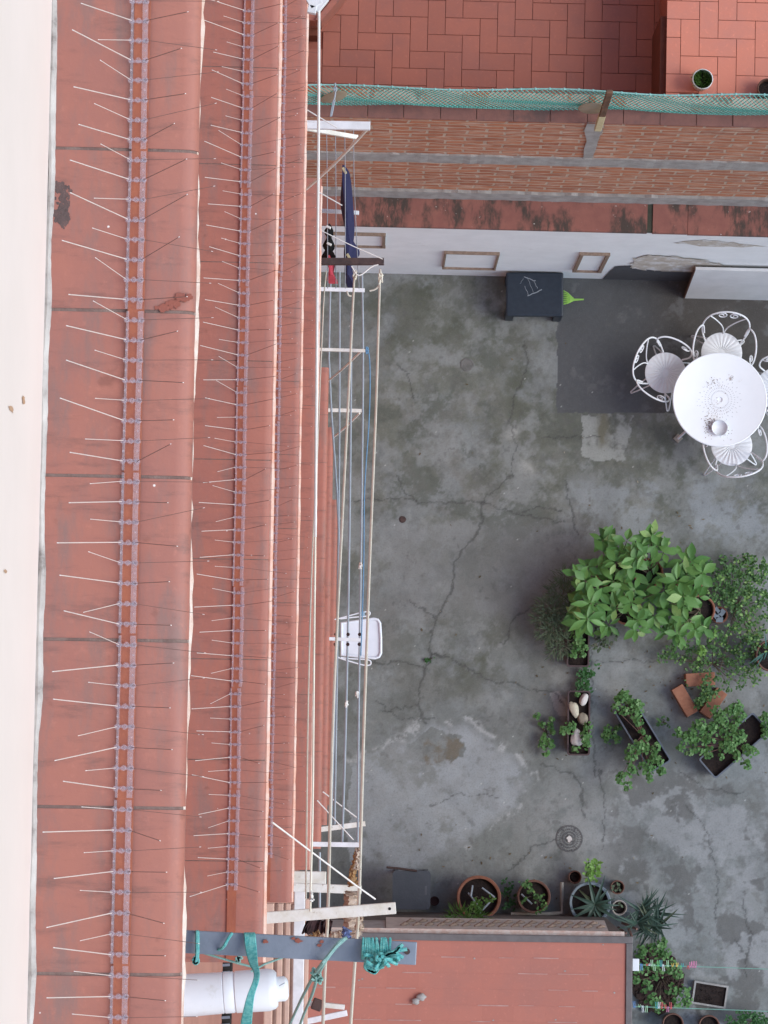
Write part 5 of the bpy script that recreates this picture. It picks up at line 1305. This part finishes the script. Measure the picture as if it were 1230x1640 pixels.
# the big grey bar with rope and the white drain pipe
A = PD(200, 1503, 4.62); B = PD(667, 1527, 4.62)
gb = thing('steel_bar', 'thick grey steel bar with rust spots jutting from under the nearest sill', 'bar', A)
mb = MB(); mb.bar(A, B, .052, .012, .002); mb.build('flat_bar', MT['grey_steel'], gb)
mb = MB(); q = PD(652, 1524, 4.613); mb.lathe(q, [(.0001,0),(.006,0),(.007,.0012),(.0001,.0012)], 12); mb.build('bolt_hole', MT['rust'], gb)
mb = MB(); 
for (u_, v_, rr) in ((425,1508,.008),(478,1507,.010),(512,1514,.007),(515,1508,.006),(470,1503,.006)): q = PD(u_, v_, 4.613); mb.prism(splat(q, (rr,rr*.6), 12, int(u_)), q.z-.002, q.z+.0012)
mb.build('rust_spot', MT['rust_smear'], gb)
def W3(lst, dep): return [PD(u_, v_, dep if len(r_) == 0 else r_[0]) for (u_, v_, *r_) in lst]
rp = thing('turquoise_rope', 'bright turquoise rope wound round the outer end of the grey bar', 'rope', PD(610, 1525, 4.6))
mb = MB()
for k in range(13):
    u_ = 580+k*3.6; s = random.choice((-1,1))*U(0,3)
    mb.tube(smooth(W3([(u_+s, 1503), (u_+1, 1520, 4.592), (u_+U(-2,3), 1538), (u_, 1530, 4.645), (u_+2, 1508, 4.645), (u_+s, 1503)], 4.605), 2), .0030, 6)
for k in range(10):
    c0 = (604+U(-14,24), 1543+U(-14,12)); mb.tube(smooth(W3([(c0[0]+U(-14,14), c0[1]+U(-9,9), 4.57+U(-.02,.03)) for _ in range(6)], 4.58), 2), .0042, 6)
for k in range(4): mb.tube(smooth(W3([(586+k*3, 1540), (584+k*4, 1552+k), (600, 1558+U(-4,2)), (608, 1548)], 4.59), 2), .0042, 6)
for e_ in ((645,1512),(652,1520),(646,1534),(640,1516)): mb.tube(smooth(W3([(612,1535),(628,1528+U(-6,6)),e_], 4.585), 2), .0045, 6)
mb.build('coil', MT['turq'], rp)
r2 = thing('turquoise_rope', 'turquoise rope looped over the grey bar and hanging past the white pipe', 'rope', PD(400, 1500, 4.6))
mb = MB()
for k in range(7):
    o_ = k*2.5-7.5
    mb.tube(smooth(W3([(398+o_, 1530, 4.66), (399+o_, 1494, 4.625), (400+o_, 1496, 4.600), (402+o_, 1520, 4.60), (406+o_*.7, 1545, 4.56), (412+o_*.35, 1558, 4.53), (410+o_*.4, 1572, 4.5), (402+o_*.5, 1592, 4.5), (398+o_*.7, 1612, 4.5), (394+o_, 1640, 4.55), (390+o_, 1680, 4.6)], 4.6), 2), .0028, 6)
mb.build('hanging_loop', MT['turq'], r2)
mb = MB()
mb.tube(smooth(W3([(316,1530,4.65),(316,1492,4.62),(316,1494,4.6),(316,1532,4.6),(314,1540,4.6)], 4.6), 1), .005, 6)
for k in range(6): mb.tube(smooth(W3([(313+U(-6,6), 1539+U(-8,6), 4.6) for _ in range(5)], 4.6), 2), .0032, 6)
mb.tube(smooth(W3([(372,1494,4.605),(366,1502,4.605),(358,1518,4.6),(348,1522,4.62)], 4.6), 1), .0036, 6)
mb.build('knot', MT['turq'], r2)
mb = MB(); mb.tube(W3([(296,1517),(318,1524),(382,1543),(402,1548)], 4.63), .0026, 6); mb.tube(W3([(402,1556),(424,1544),(470,1527)], 4.64), .0024, 6)
for k in range(5): mb.tube(smooth(W3([(383+U(-5,6), 1538+U(-7,7), 4.62) for _ in range(4)], 4.6), 2), .003, 6)
mb.build('guy_cord', MT['turq_dull'], r2)
r3 = thing('turquoise_rope', 'double turquoise rope slanting down from the grey bar to the bottom edge', 'rope', PD(540, 1510, 4.7))
mb = MB()
mb.tube(smooth(W3([(556,1502,4.6),(545,1506,4.6),(528,1528,4.595),(512,1548,4.59),(500,1566,4.9),(480,1605,6.0),(462,1645,6.6),(450,1670,7)], 4.6), 2), .0042, 6)
mb.tube(smooth(W3([(552,1504,4.6),(536,1518,4.595),(516,1546,4.59),(506,1572,4.9),(500,1594,5.4),(486,1625,6.2),(474,1660,7)], 4.6), 2), .0042, 6)
for k in range(10): c0 = (507+U(-5,6), 1552+k*2.2); mb.tube(smooth(W3([(c0[0]+U(-7,7), c0[1]+U(-8,8), 4.75+U(-.03,.03)) for _ in range(4)], 5), 2), .0028, 6)
mb.build('double_strand', MT['turq_dull'], r3)
# white drain pipe
A = PD(215, 1600, 4.86); B = PD(462, 1583, 4.86); ax = (B-A).normalized(); Lp = (B-A).length
def along(px): return Lp*(px-215)/(462-215)
pp = thing('drain_pipe', 'fat white plastic drain pipe end with a narrower spout under the grey bar', 'pipe', A)
def axial(prof, n=36):
    mb = MB(); q = Vector((0,0,1)).cross(ax).normalized(); r_ = ax.cross(q); m = len(prof); vs_ = []
    for (s, rr) in prof:
        for k in range(n): a = 2*math.pi*k/n; vs_.append(A+ax*s+(q*math.cos(a)+r_*math.sin(a))*rr)
    mb.add(vs_, [(i*n+k, i*n+(k+1) % n, (i+1)*n+(k+1) % n, (i+1)*n+k) for i in range(m-1) for k in range(n)], True); mb.add(vs_, [tuple(range((m-1)*n, m*n))]); return mb
sc_ = 4.80/3200
axial([(0, 36*sc_), (along(357), 33*sc_), (along(358), 31*sc_), (along(360), 33*sc_), (along(374), 33*sc_), (along(376), 31.5*sc_), (along(378), 33.5*sc_), (along(430), 34*sc_), (along(440), 31*sc_), (along(444), 27*sc_)]).build('pipe_body', MT['pvc'], pp)
axial([(along(441), 20*sc_), (along(456), 20*sc_), (along(460), 17*sc_), (along(462), 12*sc_)], 28).build('spout', MT['pvc'], pp)
mb = MB(); mb.tube([PD(447,1579,4.83), PD(456,1574,4.83)], .0012, 5); mb.build('pencil_mark', MT['slate_rod'], pp)

# ------------------------------------------------------------------ lines along the facade
def dl(lst, d0, d1):
    v0, v1 = lst[0][1], 1455; return [(u_, v_, 1/(1/d0+(1/d1-1/d0)*(v_-v0)/(v1-v0))) for u_, v_ in lst]
def sl(lst): return [(u_, v_, 1/(1/15.2+(1/13.55-1/15.2)*(v_-460)/(1352-460))) for u_, v_ in lst]
def line(lst, dep, r, mat_, label, name='clothesline', it=1):
    mb = MB(); mb.tube(smooth(W3(lst, dep), it), r, 7); return tag(mb.build(name, MT[mat_]), label, 'clothesline', 'clotheslines along the facade')
line([(511,-20),(510.5,200),(508,500),(505,860)], 7.2, .0055, 'white_cord', 'bright white line running from the top edge, nearest to the sills')
line([(505,850),(502.5,1100),(501,1300),(498,1405),(497,1460)], 7.25, .004, 'cream_rod', 'thin cream line continuing below the bright white one')
line(dl([(523,434),(519,470),(516,540),(513,600),(507,760),(501,860),(497,980),(494,1100),(492,1220),(491,1330),(490,1440)], 12.1, 8), 8.0, .004, 'cream_rod', 'slack cream line closest to the red sills under the rusty bar')
line(dl([(568,433),(562,560),(552,760),(545,900),(540,1000),(533,1150),(529,1300),(526,1455),(520,1560),(516,1680)], 12.1, 8), 8.0, .0068, 'cream_rod', 'middle cream line from the rusty bar')
line(dl([(609,432),(603,640),(598,760),(593,880),(585,1100),(579,1300),(575,1455),(567,1560),(559,1680)], 12.1, 8), 8.0, .0068, 'cream_rod', 'outermost cream line from the rusty bar to the bottom edge')
line(sl([(530,440),(528,500),(526.5,600),(545,860),(541,960),(538,1060),(530,1325)]), 13.4, .008, 'slate_rod', 'inner slate grey line')
line(sl([(544,436),(544,560),(543.5,740),(541,1000),(536,1320)]), 13.3, .0075, 'slate_rod', 'second slate grey line from the facade')
line(sl([(563,500),(562,640),(561,760),(559,900),(557,1025),(553,1200),(548,1352)]), 13.3, .0085, 'slate_rod', 'third slate grey line from the facade')
line(sl([(580,440),(582,560),(580,760),(578,900),(575,1100),(574,1200),(573,1352)]), 13.3, .0080, 'slate_rod', 'outermost slate grey line')
line([(588,560),(592,570),(593,620),(591,680),(586,745),(583,800),(583,900),(578,1050)], 13.2, .0042, 'blue_rope', 'blue rope hanging slack beside the outer slate line', 'blue_rope', 2)
for k, (u0, u1) in enumerate(((523,523),(537,536),(552,551),(566,573))):
    line([(u0,205),(u0+1,300),(u1+2,462)], 12.3, .0028, 'thin_wire', ('innermost','second','third','outermost')[k]+' of the four thin wires below the top white bracket', 'line_wire')
line([(485,172),(540,205)], 9.8, .003, 'white_cord', 'short white stay cord at the top bracket', 'stay_cord')
line([(511,308),(548,329)], 9.8, .003, 'white_cord', 'short white stay cord behind the navy cloth', 'stay_cord')
line([(510,367),(560,392),(613,415)], 11.9, .003, 'white_cord', 'white stay cord slanting down to the rusty bar', 'stay_cord')
line([(436,1317,7.5),(452,1329,7.55),(570,1418,7.8),(601,1440,7.85)], 7.9, .0034, 'white_cord', 'white stay cord from the third sill to the longest bracket', 'stay_cord', 0)
line([(517,1268),(575,1312)], 15.5, .005, 'white_cord', 'upper thin stay above the slim brackets', 'stay_cord')
line([(508,1282),(566,1345)], 13.4, .004, 'white_cord', 'lower thin stay above the slim brackets', 'stay_cord')
line([(512,1365),(512,1490)], 11, .007, 'slate_rod', 'short grey line between the stained bracket and the rags', 'clothesline')
# knots: loose ends
def knot(u_, v_, dep, mat_, label, n=5, s=6):
    mb = MB()
    for k in range(n): mb.tube(smooth(W3([(u_+U(-s*.4,s*.4), v_+U(-s,s), dep+U(-.03,.03)) for _ in range(4)], dep), 2), .0032*dep/8, 6)
    tag(mb.build('line_knot', MT[mat_]), label, 'knot', 'knots in the clotheslines')
pass
knot(568,440,12.0,'cream_rod','cream knot at the head of the middle line',6,8); knot(610,444,12.0,'cream_rod','cream knot at the head of the outermost line',6,9)
knot(577,905,13.2,'white_cord','white knot on the outer slate line above the tray'); knot(555,1127,13.2,'white_cord','white knot on the third slate line below the tray'); knot(572,1112,13.2,'white_cord','white knot on the outer slate line below the tray')
knot(588,561,13.9,'blue_rope','blue knot at the tip of the weathered bracket',7,6)
knot(500,1436,7.2,'white_cord','bow knot above the longest bracket',6,9)
line([(609,448),(607,458),(601,464),(592,466)], 11.95, .005, 'cream_rod', 'loose cream tail curling from the outermost knot', 'cord_tail', 2)
line([(563,426),(572,442),(580,440),(596,426),(606,424)], 11.95, .004, 'white_cord', 'loose white cord looping under the rusty bar', 'cord_tail', 2)
line([(556,466),(558,474),(563,474)], 11.95, .005, 'cream_rod', 'little cream tail under the middle knot', 'cord_tail', 2)
t_ = thing('line_hook', 'grey metal hook hanging over the green net near the facade', 'hook', PD(534, 160, 10))
mb = MB(); mb.tube(smooth(W3([(536,160),(531,186),(529,187),(534,160)], 10), 1), .004, 6, closed=False); mb.tube(W3([(537,133),(537,150),(535,162)], 10), .004, 6); mb.tube(smooth(W3([(535,140),(539,140),(539,146),(535,146),(535,140)], 10), 2), .004, 6); mb.build('hook_loop', MT['slate_rod'], t_)

# ------------------------------------------------------------------ hanging cloths
def hung(name, label, edge, dep, drop, mat_, bulge, waves=3, thick=.012, lean=.0, nseg=26, flare=None):
    """a cloth pegged along an upper edge given in photo pixels, hanging straight down with folds"""
    top = smooth(W3(edge, dep), 2); n = len(top); rows_ = 10; vs_ = []; fs_ = []
    for side in (0, 1):
        for j in range(rows_+1):
            f = j/rows_
            for i, p_ in enumerate(top):
                g = i/(n-1); fold = bulge(g)*(.25+.75*math.sin(math.pi*min(1, f*1.1)*.5))*(1 if side else -.30)
                fold += (.010*math.sin(waves*6.28*g+side*1.5+f)*f)
                vs_.append(p_+Vector((fold+lean*f, (g-.5)*-.05*f, -drop(g)*f)))
    m_ = (rows_+1)*n
    for side in (0, 1):
        for j in range(rows_):
            for i in range(n-1):
                q = (side*m_+j*n+i, side*m_+j*n+i+1, side*m_+(j+1)*n+i+1, side*m_+(j+1)*n+i); fs_.append(q if side else q[::-1])
    for i in range(n-1): fs_.append((rows_*n+i, rows_*n+i+1, m_+rows_*n+i+1, m_+rows_*n+i)); fs_.append((i, i+1, m_+i+1, m_+i))
    for j in range(rows_): fs_.append((j*n, (j+1)*n, m_+(j+1)*n, m_+j*n)); fs_.append((j*n+n-1, (j+1)*n+n-1, m_+(j+1)*n+n-1, m_+j*n+n-1))
    t_ = thing(name, label, 'laundry', top[0]); mb = MB(); mb.add(vs_, fs_, True); mb.build('cloth', MT[mat_], t_); return t_
def bl(g): return .030+.028*math.exp(-((g-.2)/.16)**2)+.05*math.exp(-((g-.66)/.045)**2)+.012*math.exp(-((g-.5)/.3)**2)
t_ = hung('navy_garment', 'long navy garment pegged lengthwise along a line beside the facade', [(549,264),(549.5,290),(553,330),(555,370),(556,410),(556,440)], 12.45, lambda g: .5+.15*math.sin(g*5), 'navy', bl, 2)
for (u_, v_) in ((551,273),(558,411)):
    q = PD(u_, v_, 12.41); mb = MB(); mb.bar(q+Vector((-.008,.015,0)), q+Vector((.012,-.02,.01)), .016, .02, .002); mb.build('peg', MT['pale_wood'], t_)
t_ = hung('black_garment', 'small black garment with two pale pegs on the inner wires', [(527,358),(526,372),(525,388),(524,399)], 12.35, lambda g: .25, 'black_cloth', lambda g: .015+.02*math.sin(g*9)**2+.03*g, 3, lean=-.015)
for (u_, v_) in ((526,364),(527,391)):
    q = PD(u_, v_, 12.3); mb = MB(); mb.bar(q+Vector((-.012,.006,0)), q+Vector((.014,-.006,.006)), .014, .016, .002); mb.build('peg', MT['white_cord'], t_)
hung('red_garment', 'small bright red garment showing above and below the rusty bar', [(526,406),(527,420),(529,440)], 12.45, lambda g: .2, 'red_cloth', lambda g: .022+.02*g, 2, lean=-.005)
# rags wound round the outer line near the bottom
def rag(name, label, lst, dep, rad, mat_):
    pts = smooth(W3(lst, dep), 3); mb = MB(); rs = random.Random(len(label)); n = len(pts)
    mb.tube(pts, [(rad[0]+(rad[1]-rad[0])*i/(n-1))*(.7+.6*rs.random()) for i in range(n)], 10)
    for i, v_ in enumerate(mb.v): v_ += Vector((math.sin(i*2.3), math.cos(i*1.7), math.sin(i*3.1)))*.004
    tag(mb.build(name, MT[mat_]), label, 'rag', 'rags on the line')
rag('rag', 'ochre rag twisted round the outer line above the stained bracket', [(572,1362),(568,1385),(563,1402),(566,1418)], 8.2, (.006,.022), 'tan_rag')
rag('rag', 'cream twisted end of rag at the top of the ochre one', [(573,1358),(572,1378),(571,1392)], 8.05, (.007,.012), 'beige_cloth')
rag('rag', 'striped beige rag bundled under the longest bracket', [(563,1428),(562,1445),(560,1465),(563,1485),(566,1500)], 8.35, (.026,.030), 'beige_cloth')
rag('rag', 'dirty cream lump of rag right of the outer line', [(577,1468),(576,1480),(575,1490)], 8.2, (.012,.018), 'beige_cloth')
rag('rag', 'blue rag end just above the grey bar', [(556,1488),(552,1496),(558,1504)], 8.0, (.016,.012), 'blue_cloth')
rag('rag', 'pale rag stretched left of the blue rag', [(548,1497),(530,1500),(512,1503)], 9.0, (.022,.016), 'beige_cloth')
rag('rag', 'ochre and dark rag left of the pale one, near the balcony rail', [(512,1496),(502,1500),(492,1503)], 9.4, (.018,.010), 'tan_rag')
rag('dark_cloth', 'dark maroon cloth hanging between the longest bracket and the grey bar', [(490,1478),(505,1484),(518,1486),(530,1488)], 10, (.05,.035), 'maroon')

# ------------------------------------------------------------------ white tray under its bracket
dz_ = 16.2; cr = [(548,997),(600,992),(608,1000),(610,1046),(603,1054),(548,1049)]
tr_ = thing('plastic_tray', 'white rounded plastic tray with wire loops hanging beneath the lines', 'tray', PD(578, 1022, dz_))
out = []
base_ = [PD(u_, v_, dz_) for u_, v_ in ((547,998),(599,991),(605,992.5),(608.5,998),(610,1022),(610,1046),(607,1052),(601,1054),(547,1049))]
mb = MB(); mb.prism([(p_.x, p_.y) for p_ in base_], CAMZ-dz_*KD-.02, CAMZ-dz_*KD-.008)
mb.tube([Vector((p_.x, p_.y, CAMZ-dz_*KD-.002)) for p_ in base_], .011, 8, closed=True); mb.build('tray_body', MT['tray'], tr_)
for s, lst in ((1, [(536,992),(545,990),(570,983),(583,980),(592,979),(593,984),(588,987),(570,988),(545,991)]), (-1, [(536,1050),(546,1055),(570,1062),(585,1066),(594,1065),(594,1058),(586,1056),(560,1055),(546,1053)])):
    mb = MB(); mb.tube(smooth(W3(lst, dz_-.05), 2), .0055, 6); mb.build('wire_loop', MT['white_metal'], tr_)
q = PD(581, 983, dz_-.06); mb = MB(); mb.box(q, (.03,.035,.02), bev=.004); MT['pale_blue'] = M('pale_blue_plastic', (.3,.42,.5), None, 10, .5, 0); mb.build('clip', MT['pale_blue'], tr_)
for (u_, v_) in ((557.5,1016),(557,1032),(576,1016),(575.5,1032),(538,1016),(537,1032)):
    q = PD(u_, v_, 14.0); mb = MB(); mb.lathe(q, [(.0001,-.012),(.010,-.010),(.013,0),(.009,.012),(.0001,.014)], 10); tag(mb.build('line_stopper', MT['maroon']), 'dark stopper on a slate line beside the tray bracket', 'stopper', 'dark stoppers by the tray bracket')
bpy.context.view_layer.update()
